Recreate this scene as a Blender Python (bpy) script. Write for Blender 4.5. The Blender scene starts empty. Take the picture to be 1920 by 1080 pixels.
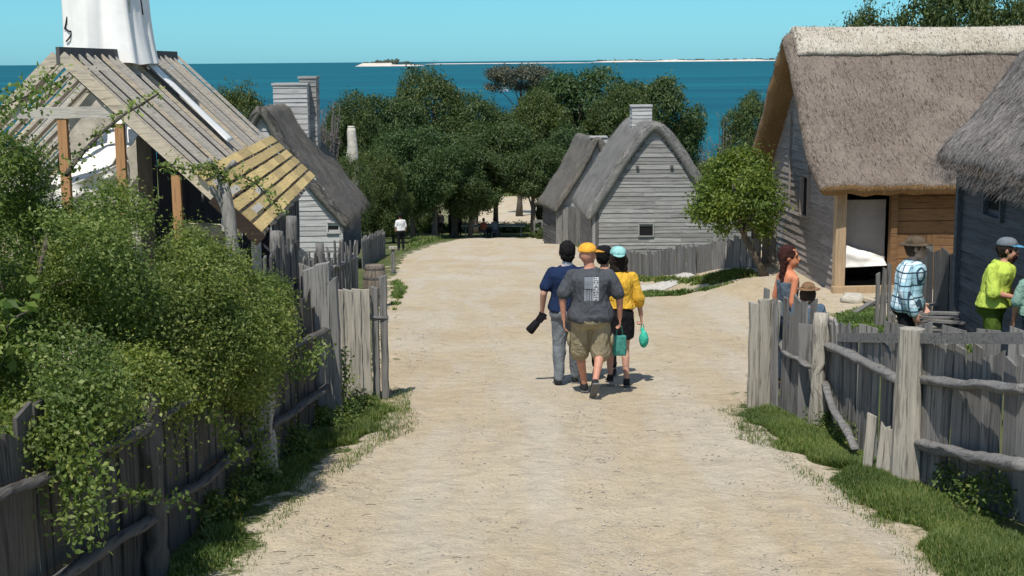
import bpy, bmesh, math, random
import numpy as np
from mathutils import Vector, Matrix, noise
from mathutils.bvhtree import BVHTree
random.seed(7); rs = np.random.RandomState(11)
S = bpy.context.scene
C = S.collection
rad = math.radians
# ------------------------------------------------------------------ camera maths
F_PX = 2600.0
PITCH = math.atan(426/F_PX)
ROLL = rad(0.48)
_f = Vector((0, math.cos(PITCH), -math.sin(PITCH)))
_r0 = Vector((1, 0, 0)); _u0 = _r0.cross(_f)
_r = _r0*math.cos(ROLL) - _u0*math.sin(ROLL)
_u = _u0*math.cos(ROLL) + _r0*math.sin(ROLL)
def P(px, py, D):
    """point at depth D along the viewing axis behind photo pixel (1920x1080)"""
    return _f*D + _r*((px-960)/F_PX*D) - _u*((py-540)/F_PX*D)
def xy_at(px, D, py=480):
    p = P(px, py, D); return p.x, p.y
def depth_of(p): return Vector(p).dot(_f)
# ------------------------------------------------------------------ ground height
PROF = [(-20,-1.7),(0,-2.7),(8.6,-3.3),(11.3,-3.47),(15.7,-3.8),(25,-4.62),(45,-6.68),(70,-9.3),(93,-11.7),(112,-13.2),(135,-14.3),(165,-15.8),(200,-17.8),(260,-20.6),(330,-23.2),(500,-30),(2000,-45)]
_px = np.array([p[0] for p in PROF]); _pz = np.array([p[1] for p in PROF])
def ss(a, b, v):
    t = np.clip((np.asarray(v, float)-a)/(b-a), 0, 1); return t*t*(3-2*t)
def Gn(x, y):
    x = np.asarray(x, float); y = np.asarray(y, float)
    z = sum(np.interp(y+d, _px, _pz) for d in (-2, -1, 0, 1, 2))/5
    w = ss(3.2, 5.6, x)*ss(19, 25, y)*(1-ss(32.5, 41, y))
    z = z*(1-w) + np.maximum(z, -4.42)*w
    w = ss(3.6, 5.2, -x)*ss(15, 20, y)*(1-ss(30, 36, y))
    z = z*(1-w) + np.maximum(z, -3.75)*w
    n = 0.5*np.sin(x*.9+np.sin(y*.7))*np.sin(y*.55+1.3*np.sin(x*.4)) + 0.25*np.sin(x*2.3+y*1.7)
    z = z + n*0.035 + .25*np.sin(x*.05+1)*np.sin(y*.04)*ss(60, 120, y)
    # shallow wheel ruts along the lane
    return z
def G(x, y): return float(Gn(x, y))
def hit(px, py):
    lo, hi = 3.0, 400.0
    prev = lo
    d = lo
    while d < hi:
        p = P(px, py, d)
        if p.z < G(p.x, p.y):
            a, b = prev, d
            for _ in range(30):
                m = (a+b)/2; p = P(px, py, m)
                if p.z < G(p.x, p.y): b = m
                else: a = m
            p = P(px, py, b); return Vector((p.x, p.y, G(p.x, p.y)))
        prev = d; d *= 1.02
    return P(px, py, hi)
# ------------------------------------------------------------------ object helpers
def link(o): C.objects.link(o); return o
def empty(name, loc, rz=0):
    o = bpy.data.objects.new(name, None); o.location = loc; o.rotation_euler = (0, 0, rz)
    o.empty_display_size = .2
    return link(o)
def tag(o, label=None, cat=None, group=None, kind=None):
    if label: o['label'] = label
    if cat: o['category'] = cat
    if group: o['group'] = group
    if kind: o['kind'] = kind
    return o
def children(o): return [c for c in C.objects if c.parent == o]
def copy_tree(o, parent=None):
    c = o.copy(); link(c); c.parent = parent
    for ch in children(o): copy_tree(ch, c)
    return c
def world_of(o):
    m = o.matrix_basis.copy()
    while o.parent: o = o.parent; m = o.matrix_basis @ m
    return m
def mesh_obj(name, me, mats=None, parent=None, world=True):
    """vertices are in world space; stored relative to the parent's frame"""
    o = bpy.data.objects.new(name, me)
    if mats is not None:
        if not isinstance(mats, (list, tuple)): mats = [mats]
        for m in mats: me.materials.append(m)
    link(o)
    if parent is not None:
        o.parent = parent
        if world: me.transform(world_of(parent).inverted())
    return o
def recentre(o):
    """move a top-level mesh's origin to its base"""
    me = o.data; n = len(me.vertices); a = np.empty(n*3); me.vertices.foreach_get('co', a); a = a.reshape(-1, 3)
    c = Vector((float(a[:,0].mean()), float(a[:,1].mean()), float(a[:,2].min())))
    me.transform(Matrix.Translation(-c)); o.location = c
    return o
class MB:
    def __init__(s): s.v = []; s.f = []; s.mi = []
    def add(s, vs, fs, mi=0):
        o = len(s.v); s.v.extend([tuple(v) for v in vs])
        for f in fs: s.f.append(tuple(i+o for i in f)); s.mi.append(mi)
    def box(s, c, sz, rot=None, mi=0):
        hx, hy, hz = sz[0]/2, sz[1]/2, sz[2]/2
        vs = [Vector((x, y, z)) for x in (-hx, hx) for y in (-hy, hy) for z in (-hz, hz)]
        if rot is not None: vs = [rot @ v for v in vs]
        vs = [v+Vector(c) for v in vs]
        s.add(vs, [(0,1,3,2),(4,6,7,5),(0,4,5,1),(2,3,7,6),(0,2,6,4),(1,5,7,3)], mi)
    def beam(s, p0, p1, w, h, up=(0,0,1), mi=0, w1=None, h1=None):
        """square timber from p0 to p1; w sideways, h along up"""
        p0 = Vector(p0); p1 = Vector(p1); d = (p1-p0).normalized(); up = Vector(up)
        sd = d.cross(up)
        if sd.length < 1e-4: sd = d.cross(Vector((1,0,0)))
        sd.normalize(); u = sd.cross(d).normalized()
        w1 = w if w1 is None else w1; h1 = h if h1 is None else h1
        vs = []
        for p, ww, hh in ((p0, w, h), (p1, w1, h1)):
            for a, b in ((-1,-1),(1,-1),(1,1),(-1,1)): vs.append(p+sd*(a*ww/2)+u*(b*hh/2))
        s.add(vs, [(0,1,2,3),(7,6,5,4),(0,4,5,1),(1,5,6,2),(2,6,7,3),(3,7,4,0)], mi)
    def plank(s, base, top, w, t, nrm, jit=0.01, slant=0.03, segs=5, taper=0.0, mi=0):
        """hand split board standing from base to top, facing nrm"""
        base = Vector(base); top = Vector(top); d = (top-base).normalized(); nrm = Vector(nrm)
        sd = d.cross(nrm).normalized(); n = sd.cross(d).normalized()
        vs = []; L = (top-base).length
        sl = random.uniform(-slant, slant); bow = random.uniform(-jit, jit)*2
        for i in range(segs+1):
            k = i/segs; c = base + d*(L*k) + n*(bow*math.sin(k*math.pi)) + sd*random.uniform(-jit, jit)*.4
            ww = w*(1-taper*k)*random.uniform(.94, 1.04)
            for a, b in ((-1,-1),(1,-1),(1,1),(-1,1)):
                q = c + sd*(a*ww/2) + n*(b*t/2)
                if i == segs: q = q + d*(a*sl)
                vs.append(q)
        fs = [(3,2,1,0)]
        for i in range(segs):
            o = i*4
            for j in range(4): fs.append((o+j, o+(j+1)%4, o+4+(j+1)%4, o+4+j))
        o = segs*4; fs.append((o,o+1,o+2,o+3))
        s.add(vs, fs, mi)
    def tube(s, pts, radii, n=8, rough=0.0, flat=1.0, mi=0, cap=True, fr=3.0):
        pts = [Vector(p) for p in pts]
        if not isinstance(radii, (list, tuple)): radii = [radii]*len(pts)
        ref = Vector((0.13, 0.21, 1)).normalized(); vs = []; fs = []
        seed = random.uniform(0, 100)
        for i, p in enumerate(pts):
            d = (pts[min(i+1, len(pts)-1)]-pts[max(i-1, 0)]).normalized()
            a = d.cross(ref)
            if a.length < .2: a = d.cross(Vector((1, .1, 0)))
            a.normalize(); b = a.cross(d).normalized()
            for j in range(n):
                t = 2*math.pi*j/n
                r = radii[i]
                if rough: r *= 1+rough*noise.noise(Vector((math.cos(t)*fr*.6+seed, math.sin(t)*fr*.6, i*.55)))*1.6
                vs.append(p+a*(math.cos(t)*r)+b*(math.sin(t)*r*flat))
        for i in range(len(pts)-1):
            for j in range(n): fs.append((i*n+j, i*n+(j+1)%n, (i+1)*n+(j+1)%n, (i+1)*n+j))
        if cap: fs.append(tuple(range(n-1, -1, -1))); fs.append(tuple((len(pts)-1)*n+j for j in range(n)))
        s.add(vs, fs, mi)
    def mesh(s, name, smooth=False):
        me = bpy.data.meshes.new(name); me.from_pydata(s.v, [], s.f)
        if any(s.mi): me.polygons.foreach_set('material_index', s.mi)
        if smooth: me.polygons.foreach_set('use_smooth', [True]*len(s.f))
        me.update(); return me
    def build(s, name, mats, parent=None, smooth=False, world=True):
        o = mesh_obj(name, s.mesh(name, smooth), mats, parent, world)
        if parent is None and world: recentre(o)
        return o
def wob(pts, amp, step=.25, seed=0):
    """resample a polyline and wobble it"""
    pts = [Vector(p) for p in pts]; out = []
    for i in range(len(pts)-1):
        L = (pts[i+1]-pts[i]).length; n = max(1, int(L/step))
        for k in range(n): out.append(pts[i].lerp(pts[i+1], k/n))
    out.append(pts[-1])
    r = []
    for i, p in enumerate(out):
        q = p*1.7 + Vector((seed*3.7, seed, 0))
        r.append(p + Vector((noise.noise(q), noise.noise(q+Vector((9,0,0))), noise.noise(q+Vector((0,9,0)))))*amp)
    return r
def np_mesh(name, co, faces, nper, smooth=False):
    me = bpy.data.meshes.new(name)
    nf = len(faces)
    me.vertices.add(len(co)); me.vertices.foreach_set('co', np.ascontiguousarray(co, dtype=np.float32).ravel())
    me.loops.add(nf*nper); me.loops.foreach_set('vertex_index', np.ascontiguousarray(faces, dtype=np.int32).ravel())
    me.polygons.add(nf); me.polygons.foreach_set('loop_start', np.arange(0, nf*nper, nper, dtype=np.int32))
    if smooth: me.polygons.foreach_set('use_smooth', np.ones(nf, dtype=bool))
    me.update(calc_edges=True); return me
def grid_mesh(name, X, Y, Z, smooth=True):
    h, w = X.shape; co = np.stack([X, Y, Z], -1).reshape(-1, 3)
    i = np.arange(h-1)[:,None]*w + np.arange(w-1)[None,:]; i = i.ravel()
    return np_mesh(name, co, np.stack([i, i+1, i+w+1, i+w], -1), 4, smooth)
def pn(p, f, s=0.0):
    x, y, z = p[...,0]*f, p[...,1]*f, p[...,2]*f
    return (np.sin(x+1.3*np.sin(y*.73+s))+np.sin(y*1.1+1.7*np.sin(z*.83+s*2))+np.sin(z*.93+1.1*np.sin(x*1.21+s*3)))/3
# ------------------------------------------------------------------ materials
def new_mat(name):
    m = bpy.data.materials.new(name); m.use_nodes = True; nt = m.node_tree; nt.nodes.clear()
    out = nt.nodes.new('ShaderNodeOutputMaterial'); b = nt.nodes.new('ShaderNodeBsdfPrincipled')
    nt.links.new(b.outputs[0], out.inputs[0]); return m, nt, b
def N(nt, t, **kw):
    n = nt.nodes.new('ShaderNode'+t)
    for k, v in kw.items():
        if k in n.inputs.keys() if isinstance(k, str) else False: n.inputs[k].default_value = v
        else: setattr(n, k, v)
    return n
def noise_tex(nt, vec, scale, detail=4, rough=.6, dist=0.0):
    n = nt.nodes.new('ShaderNodeTexNoise'); n.inputs['Scale'].default_value = scale; n.inputs['Detail'].default_value = detail
    n.inputs['Roughness'].default_value = rough; n.inputs['Distortion'].default_value = dist
    nt.links.new(vec, n.inputs['Vector']); return n
def mapping(nt, scale=(1,1,1), rot=(0,0,0), coord='Object'):
    t = nt.nodes.new('ShaderNodeTexCoord'); m = nt.nodes.new('ShaderNodeMapping')
    m.inputs['Scale'].default_value = scale; m.inputs['Rotation'].default_value = rot
    nt.links.new(t.outputs[coord], m.inputs['Vector']); return m.outputs[0]
def ramp(nt, fac, stops):
    r = nt.nodes.new('ShaderNodeValToRGB'); e = r.color_ramp.elements
    while len(e) > 1: e.remove(e[0])
    e[0].position = stops[0][0]; e[0].color = (*stops[0][1], 1)
    for p, c in stops[1:]:
        x = e.new(p); x.color = (*c, 1)
    nt.links.new(fac, r.inputs[0]); return r.outputs[0]
def mixc(nt, fac, a, b, mode='MIX'):
    m = nt.nodes.new('ShaderNodeMix'); m.data_type = 'RGBA'; m.blend_type = mode
    for s, v in ((m.inputs[0], fac), (m.inputs[6], a), (m.inputs[7], b)):
        if isinstance(v, (int, float)): s.default_value = v
        elif isinstance(v, tuple): s.default_value = (*v, 1) if len(v) == 3 else v
        else: nt.links.new(v, s)
    return m.outputs[2]
def mathn(nt, op, a, b=0.0, clamp=False):
    m = nt.nodes.new('ShaderNodeMath'); m.operation = op; m.use_clamp = clamp
    for s, v in ((m.inputs[0], a), (m.inputs[1], b)):
        if isinstance(v, (int, float)): s.default_value = v
        else: nt.links.new(v, s)
    return m.outputs[0]
def bump(nt, b, h, strength=.5, dist=.02):
    n = nt.nodes.new('ShaderNodeBump'); n.inputs['Strength'].default_value = strength; n.inputs['Distance'].default_value = dist
    nt.links.new(h, n.inputs['Height']); nt.links.new(n.outputs[0], b.inputs['Normal'])
def island(nt):
    g = nt.nodes.new('ShaderNodeNewGeometry'); return g.outputs['Random Per Island']
def scl(c, k): return tuple(x*k for x in c)
def wood(name, col, grain='Z', dark=.55, vary=.35, rough=.85, bmp=.5, fine=1.0, tint=None):
    """weathered timber: grain streaks along one axis, tone differing board by board"""
    m, nt, b = new_mat(name)
    s = {'Z': (22, 22, 1.0), 'X': (1.0, 22, 22), 'Y': (22, 1.0, 22)}[grain]
    v = mapping(nt, tuple(x*fine for x in s)); n1 = noise_tex(nt, v, 1.6, 6, .7, .6)
    v2 = mapping(nt, (1,1,1)); n2 = noise_tex(nt, v2, 2.2, 4, .6)
    c1 = ramp(nt, n1.outputs[0], [(.30, scl(col, dark*.45)), (.40, scl(col, dark)), (.49, scl(col, .88)), (.6, col), (.78, tuple(min(1, x*1.3) for x in col))])
    t = tint or (col[0]*.8, col[1]*.82, col[2]*.85)
    c2 = mixc(nt, ramp(nt, n2.outputs[0], [(.4, (0,0,0)), (.65, (1,1,1))]), c1, t)
    c2 = mixc(nt, .55, c1, c2)
    r = island(nt); k = mathn(nt, 'MULTIPLY_ADD', r, vary); nt.nodes[-1].inputs[2].default_value = 1-vary/2
    c3 = mixc(nt, 1.0, c2, k, 'MULTIPLY')
    nt.links.new(c3, b.inputs['Base Color']); b.inputs['Roughness'].default_value = rough; b.inputs['Specular IOR Level'].default_value = .2
    bump(nt, b, n1.outputs[0], bmp, .012); return m
def plain(name, col, rough=.7, vary=.12, scale=6, bmp=.15, spec=.25, bscale=None, dist=.01):
    m, nt, b = new_mat(name)
    v = mapping(nt); n = noise_tex(nt, v, scale, 5, .6)
    c = ramp(nt, n.outputs[0], [(.3, scl(col, 1-vary)), (.7, tuple(min(1, x*(1+vary)) for x in col))])
    nt.links.new(c, b.inputs['Base Color']); b.inputs['Roughness'].default_value = rough; b.inputs['Specular IOR Level'].default_value = spec
    nb = noise_tex(nt, v, bscale or scale*4, 4, .6); bump(nt, b, nb.outputs[0], bmp, dist); return m
def leafmat(name, a, bb, c=None, trans=.35, rough=.5):
    m, nt, b = new_mat(name)
    out = nt.nodes['Material Output']; g = nt.nodes.new('ShaderNodeNewGeometry')
    stops = [(0, a), (.6, bb), (1, c or bb)]
    col = ramp(nt, g.outputs['Random Per Island'], stops)
    v = mapping(nt, (1,1,1)); n = noise_tex(nt, v, .9, 3, .6)
    col = mixc(nt, 1.0, col, ramp(nt, n.outputs[0], [(.3, (.66,.74,.72)), (.7, (1.3,1.22,1.05))]), 'MULTIPLY')
    oi = nt.nodes.new('ShaderNodeObjectInfo'); col = mixc(nt, 1.0, col, ramp(nt, oi.outputs['Random'], [(0, (.90,.95,.92)), (.5, (1.08,1.02,.90)), (1, (1.0,1.08,1.0))]), 'MULTIPLY')
    nt.links.new(col, b.inputs['Base Color']); b.inputs['Roughness'].default_value = rough; b.inputs['Specular IOR Level'].default_value = .3
    tr = nt.nodes.new('ShaderNodeBsdfTranslucent')
    tc = mixc(nt, 1.0, col, (1.2,1.25,.6), 'MULTIPLY'); nt.links.new(tc, tr.inputs[0])
    mx = nt.nodes.new('ShaderNodeMixShader'); mx.inputs[0].default_value = trans
    nt.links.new(b.outputs[0], mx.inputs[1]); nt.links.new(tr.outputs[0], mx.inputs[2]); nt.links.new(mx.outputs[0], out.inputs[0])
    return m
def thatch_mat(name, a, bb, light=None):
    m, nt, b = new_mat(name)
    v = mapping(nt, (1,1,.35)); n1 = noise_tex(nt, v, 22, 5, .75, .8); v2 = mapping(nt, (1,1,1)); n2 = noise_tex(nt, v2, 1.1, 4, .65, .5); n3 = noise_tex(nt, v2, 7, 4, .7)
    c = ramp(nt, n1.outputs[0], [(.3, scl(a, .72)), (.5, a), (.68, bb)])
    c = mixc(nt, ramp(nt, n2.outputs[0], [(.42, (0,0,0)), (.62, (1,1,1))]), c, mixc(nt, .5, c, light or bb))
    r = island(nt); k = mathn(nt, 'MULTIPLY_ADD', r, .5); nt.nodes[-1].inputs[2].default_value = .75
    c = mixc(nt, 1.0, c, k, 'MULTIPLY')
    nt.links.new(c, b.inputs['Base Color']); b.inputs['Roughness'].default_value = 1; b.inputs['Specular IOR Level'].default_value = .1
    h = mathn(nt, 'ADD', n1.outputs[0], n3.outputs[0]); bump(nt, b, h, .9, .06); return m
M = {}
M['grey'] = wood('weathered_grey_wood', (.215,.205,.19), 'Z', vary=.55, dark=.4)
M['grey_h'] = wood('weathered_grey_wood_lying', (.22,.212,.20), 'X', vary=.4, dark=.4)
M['shade'] = wood('shade_darkened_wood', (.105,.095,.085), 'Z', vary=.5, dark=.4)  # old paling wood, darkened with the fence's shade in its colour
M['shade_y'] = wood('shade_darkened_rail', (.12,.11,.10), 'Y', vary=.4, dark=.4)
M['grey_y'] = wood('weathered_grey_wood_deep', (.22,.21,.195), 'Y', vary=.4, dark=.4)
M['pale'] = wood('pale_split_wood', (.44,.40,.33), 'Z', vary=.3, dark=.42, bmp=.9)
M['clap'] = wood('grey_weatherboard', (.33,.32,.30), 'X', vary=.5, dark=.5)
M['clap_y'] = wood('shaded_weatherboard_side', (.30,.255,.225), 'Y', vary=.3, dark=.55)  # browner than the front boards: side-wall shade put into the colour
M['clap_w'] = wood('bleached_weatherboard', (.48,.47,.45), 'X', vary=.3, dark=.6)
M['clap_wy'] = wood('shaded_pale_board_side', (.33,.285,.255), 'Y', vary=.3, dark=.6)  # darker, browner copy of the pale boards, with gable shade in the colour
M['blue'] = wood('wall_shade_board', (.115,.12,.132), 'Y', vary=.4)  # dark blue tone paints the shade on the right-edge house wall
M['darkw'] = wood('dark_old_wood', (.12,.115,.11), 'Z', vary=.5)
M['newwood'] = wood('new_rafter_wood', (.66,.55,.40), 'X', vary=.45, dark=.62, tint=(.40,.37,.32))
M['oldraft'] = wood('greyed_rafter_wood', (.56,.51,.43), 'X', vary=.4, dark=.66, tint=(.42,.40,.37))
M['post'] = wood('orange_post_wood', (.48,.26,.12), 'Z', vary=.2, dark=.6)
M['sheath'] = wood('yellow_sheathing_wood', (.62,.46,.19), 'Y', vary=.5, dark=.7, tint=(.50,.36,.18))
M['brown'] = wood('brown_board', (.24,.135,.065), 'X', vary=.3, dark=.6)
M['tanpost'] = wood('tan_door_post', (.50,.36,.22), 'Z', vary=.2, dark=.7)
M['black'] = plain('shade_black_and_cord', (.012,.012,.012), .9)  # flat black standing for shade in openings; also cords and windscreen
M['cloth'] = plain('white_canvas', (.84,.82,.77), .9, .06, 3, .1)
M['canvas'] = plain('cream_canvas', (.66,.62,.55), .9, .08, 3, .1)
M['bark'] = wood('bark', (.13,.11,.085), 'Z', vary=.2, dark=.4, bmp=1.0)
M['barkg'] = wood('grey_bark', (.30,.28,.25), 'Z', vary=.2, dark=.5, bmp=.8)
M['thatch_b'] = thatch_mat('brown_grey_thatch', (.215,.172,.14), (.30,.25,.21), (.34,.285,.235))
M['thatch_g'] = thatch_mat('grey_thatch', (.175,.166,.152), (.28,.27,.25), (.27,.235,.185))
M['thatch_l'] = thatch_mat('light_grey_thatch', (.19,.185,.175), (.30,.29,.275), (.30,.28,.25))
M['thatch_d'] = thatch_mat('dark_straw_thatch', (.20,.18,.165), (.38,.35,.32), (.42,.38,.35))
M['thatch_u'] = thatch_mat('ochre_thatch_underside', (.26,.155,.07), (.36,.22,.11))
M['ridge'] = thatch_mat('cream_ridge_thatch', (.50,.44,.34), (.70,.63,.52), (.74,.68,.58))
M['stone'] = plain('pale_stone', (.50,.47,.40), .9, .25, 5, .6)
M['lumber'] = wood('fresh_log_wood', (.62,.53,.38), 'X', vary=.3, dark=.65)
M['leaf'] = leafmat('shrub_leaves', (.080,.130,.034), (.18,.245,.070), (.37,.41,.18), .46)
M['leafd'] = leafmat('dark_tree_leaves', (.034,.066,.026), (.070,.115,.045), (.13,.17,.075), .33)
M['leafo'] = leafmat('olive_tree_leaves', (.042,.070,.022), (.085,.120,.040), (.15,.18,.07), .33)
M['leafy'] = leafmat('bright_green_leaves', (.062,.115,.028), (.145,.215,.05), (.25,.32,.095), .42)
M['leafg'] = leafmat('grey_needles', (.05,.06,.05), (.10,.11,.09), (.16,.15,.13), .15)
M['twig'] = plain('bare_grey_twigs', (.17,.15,.14), .9)
M['grass'] = leafmat('grass_blades', (.055,.105,.024), (.11,.175,.045), (.24,.25,.10), .35)
# ================================================================== camera, sun, sky
cam = bpy.data.cameras.new('camera'); co = bpy.data.objects.new('camera', cam); link(co)
co.matrix_world = Matrix((( _r.x, _u.x, -_f.x, 0), (_r.y, _u.y, -_f.y, 0), (_r.z, _u.z, -_f.z, 0), (0,0,0,1)))
cam.sensor_width = 36; cam.lens = 36*F_PX/1920; cam.clip_end = 120000; cam.clip_start = .1
S.camera = co
SUN_EL = rad(61); to_sun = Vector((-.30, -.955, 0)).normalized()*math.cos(SUN_EL) + Vector((0,0,math.sin(SUN_EL)))
sun = bpy.data.lights.new('sun', 'SUN'); sun.energy = 4.55; sun.angle = rad(.5); sun.color = (1, .95, .87)
so = bpy.data.objects.new('sun', sun); link(so); so.rotation_euler = (-to_sun).to_track_quat('-Z', 'Y').to_euler(); so.location = (0, 0, 30)
w = bpy.data.worlds.new('World'); S.world = w; w.use_nodes = True; nt = w.node_tree; nt.nodes.clear()
sky = nt.nodes.new('ShaderNodeTexSky'); sky.sky_type = 'NISHITA'; sky.sun_disc = False; sky.sun_elevation = SUN_EL
sky.sun_rotation = math.atan2(to_sun.x, to_sun.y); sky.air_density = 1.0; sky.dust_density = .3; sky.ozone_density = 1.3; sky.altitude = 50
bg = nt.nodes.new('ShaderNodeBackground'); bg.inputs[1].default_value = .146
tc = nt.nodes.new('ShaderNodeTexCoord'); sx = nt.nodes.new('ShaderNodeSeparateXYZ'); nt.links.new(tc.outputs['Generated'], sx.inputs[0])
tint = ramp(nt, sx.outputs[2], [(0, (.25,.63,1.02)), (.06, (.264,.63,.84)), (.35, (.95,.97,.94)), (1, (1,.95,.88))])
nt.links.new(mixc(nt, 1.0, sky.outputs[0], tint, 'MULTIPLY'), bg.inputs[0])
wo = nt.nodes.new('ShaderNodeOutputWorld'); nt.links.new(bg.outputs[0], wo.inputs[0])
S.view_settings.view_transform = 'Standard'; S.view_settings.look = 'None'; S.view_settings.exposure = 0; S.view_settings.gamma = 1
S.cycles.max_bounces = 6; S.cycles.transparent_max_bounces = 4; S.cycles.use_denoising = True
# ================================================================== ground, path, sea
def dirt_nodes(nt, v):
    n1 = noise_tex(nt, v, .35, 4, .6, .4); n2 = noise_tex(nt, v, 4.5, 6, .7, .5); n3 = noise_tex(nt, v, 38, 4, .75)
    vs = nt.nodes.new('ShaderNodeMapping'); vs.inputs['Scale'].default_value = (1.3, .16, 1); nt.links.new(v, vs.inputs[0])
    n4 = noise_tex(nt, vs.outputs[0], 1.1, 4, .6, .3)
    c = ramp(nt, n1.outputs[0], [(.36, (.490,.395,.262)), (.5, (.520,.430,.298)), (.64, (.545,.468,.345))])
    c = mixc(nt, ramp(nt, n4.outputs[0], [(.45, (0,0,0)), (.63, (.62,.62,.62))]), c, (.550,.495,.408))
    c = mixc(nt, 1.0, c, ramp(nt, n2.outputs[0], [(.25, (.80,.80,.82)), (.5, (1,1,1)), (.72, (1.08,1.07,1.05))]), 'MULTIPLY')
    c = mixc(nt, 1.0, c, ramp(nt, n3.outputs[0], [(.27, (.55,.54,.53)), (.40, (.95,.95,.95)), (.72, (1.13,1.13,1.12))]), 'MULTIPLY')
    h = mathn(nt, 'ADD', mathn(nt, 'MULTIPLY', n2.outputs[0], 2.6), mathn(nt, 'MULTIPLY', n3.outputs[0], .55))
    return c, h
m, nt, b = new_mat('sandy_dirt'); v = mapping(nt)
c, h = dirt_nodes(nt, v); nt.links.new(c, b.inputs['Base Color']); b.inputs['Roughness'].default_value = .95; b.inputs['Specular IOR Level'].default_value = .1
bump(nt, b, h, .75, .045); M['dirt'] = m
m, nt, b = new_mat('village_ground'); v = mapping(nt)
c, h = dirt_nodes(nt, v)
at = nt.nodes.new('ShaderNodeAttribute'); at.attribute_name = 'grass'
ng = noise_tex(nt, v, 3.0, 6, .7, .6); ng2 = noise_tex(nt, v, 30, 4, .7)
gc = ramp(nt, ng2.outputs[0], [(.3, (.045,.06,.02)), (.5, (.085,.115,.035)), (.7, (.16,.17,.07))])
gc = mixc(nt, ramp(nt, noise_tex(nt, v, .5, 4, .6).outputs[0], [(.45, (0,0,0)), (.7, (1,1,1))]), gc, mixc(nt, .5, gc, (.20,.17,.09)))
k = mathn(nt, 'ADD', at.outputs['Fac'], mathn(nt, 'MULTIPLY', mathn(nt, 'SUBTRACT', ng.outputs[0], .5), 1.6))
k = ramp(nt, k, [(.42, (0,0,0)), (.56, (1,1,1))])
nt.links.new(mixc(nt, k, c, gc), b.inputs['Base Color']); b.inputs['Roughness'].default_value = .95; b.inputs['Specular IOR Level'].default_value = .1
bump(nt, b, h, .7, .05); M['ground'] = m

# path edges, from the photo's outline, dropped on the slope
Lp = [hit(*q) for q in ((470,1078),(545,960),(600,880),(700,835),(752,792),(722,740),(728,640),(735,560),(742,500),(760,478),(815,458),(862,449))]
Rp = [hit(*q) for q in ((1775,1078),(1640,975),(1530,890),(1470,845),(1375,800),(1385,752),(1405,690),(1412,620),(1430,560),(1245,553),(1205,530),(1175,505),(1135,480),(1050,456),(1003,446))]
Lx = [(2.0,-3.2)] + [(p.y, p.x) for p in Lp]; Rx = [(2.0, 3.2)] + [(p.y, p.x) for p in Rp]
Lx.sort(); Rx.sort()
def pathL(y): return np.interp(y, [a for a, _ in Lx], [b for _, b in Lx])
def pathR(y): return np.interp(y, [a for a, _ in Rx], [b for _, b in Rx])
YEND = max(Lx[-1][0], Rx[-1][0])
ys = np.concatenate([np.arange(-6, 24, .14), np.arange(24, YEND+3, .4)])
us = np.linspace(0, 1, 90)
Yg, Ug = np.meshgrid(ys, us, indexing='ij')
LL = pathL(Yg); RR = pathR(Yg)
jl = .10*np.sin(Yg*3.1)+.07*np.sin(Yg*7.7+1)+.05*np.sin(Yg*17); jr = .10*np.sin(Yg*2.7+2)+.07*np.sin(Yg*8.3)+.05*np.sin(Yg*19+1)
Xg = (LL+jl)*(1-Ug) + (RR+jr)*Ug
def ruts(x, y):
    c = .35*np.sin(y*.05)
    return -.03*np.exp(-((x-c+1.15)/.4)**2) - .03*np.exp(-((x-c-1.0)/.4)**2)
edge = np.minimum(Ug, 1-Ug); Zg = Gn(Xg, Yg) + .022*ss(0, .02, edge) - .012 + ruts(Xg, Yg)*ss(0,.1,edge) + .008*pn(np.stack([Xg, Yg, Xg*0], -1), 5.1)*ss(0,.05,edge)
me = grid_mesh('path', Xg, Yg, Zg); de = edge*(RR-LL)
me.attributes.new('grass', 'FLOAT', 'POINT').data.foreach_set('value', np.where(Yg > 60, 0, np.clip(.36-de*1.1, 0, 1)).ravel().astype(np.float32))
o = mesh_obj('path', me, M['ground']); tag(o, kind='structure', label='wide pale sandy lane running downhill between the fences')
# ground sheet
xs = np.unique(np.concatenate([np.arange(-10, 12, .25), -np.geomspace(10, 900, 50), np.geomspace(12, 900, 50)]))
ys = np.unique(np.concatenate([-np.geomspace(4, 60, 12), np.arange(-4, 60, .4), np.geomspace(60, 1500, 110)]))
Yg, Xg = np.meshgrid(ys, xs, indexing='ij'); Zg = Gn(Xg, Yg)
inside = (Xg > pathL(Yg)+.25) & (Xg < pathR(Yg)-.25) & (Yg > -4) & (Yg < YEND)
Zg = Zg - .06*inside
me = grid_mesh('ground', Xg, Yg, Zg)
def grassiness(x, y):
    """1 on grass, 0 on bare sand"""
    L = pathL(y); R = pathR(y)
    d = np.where(x < L, L-x, np.where(x > R, x-R, 0))
    g = np.where(d > 0, .36+.8*d, .0)
    lot = ss(3.2, 4.2, x)*ss(17.3, 19, y)*(1-ss(31.5, 33, y))            # bare yard before the big house
    g = g*(1-lot) + lot*(.34 + .9*np.exp(-((x-(5.0))**2/1.3+(y-21.2)**2/2.0)))
    bank = ss(2.2,3.5,x)*(1-ss(7.5, 8.5,x))*ss(24,27,y)*(1-ss(34,37.5,y)); g = g*(1-bank)+bank*.1
    g = np.where((y > 116) & (y < 162) & (np.abs(x-2) < 16), .0, np.where(y > YEND, 1.2, g))
    g = np.where((x > 3) & (y > 37.5) & (y < 56) & (x > R), np.maximum(g, .95), g)
    st = np.exp(-(((x-5.5)/1.7)**2 + ((y-41.3)/1.6)**2)); g = g*(1-np.clip(st*1.6,0,1))
    g = np.where(x < -3.4, np.where((y > 17) & (y < 33), .35, np.maximum(g, .6)), g)
    return g
at = me.attributes.new('grass', 'FLOAT', 'POINT'); at.data.foreach_set('value', grassiness(Xg, Yg).ravel().astype(np.float32))
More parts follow.
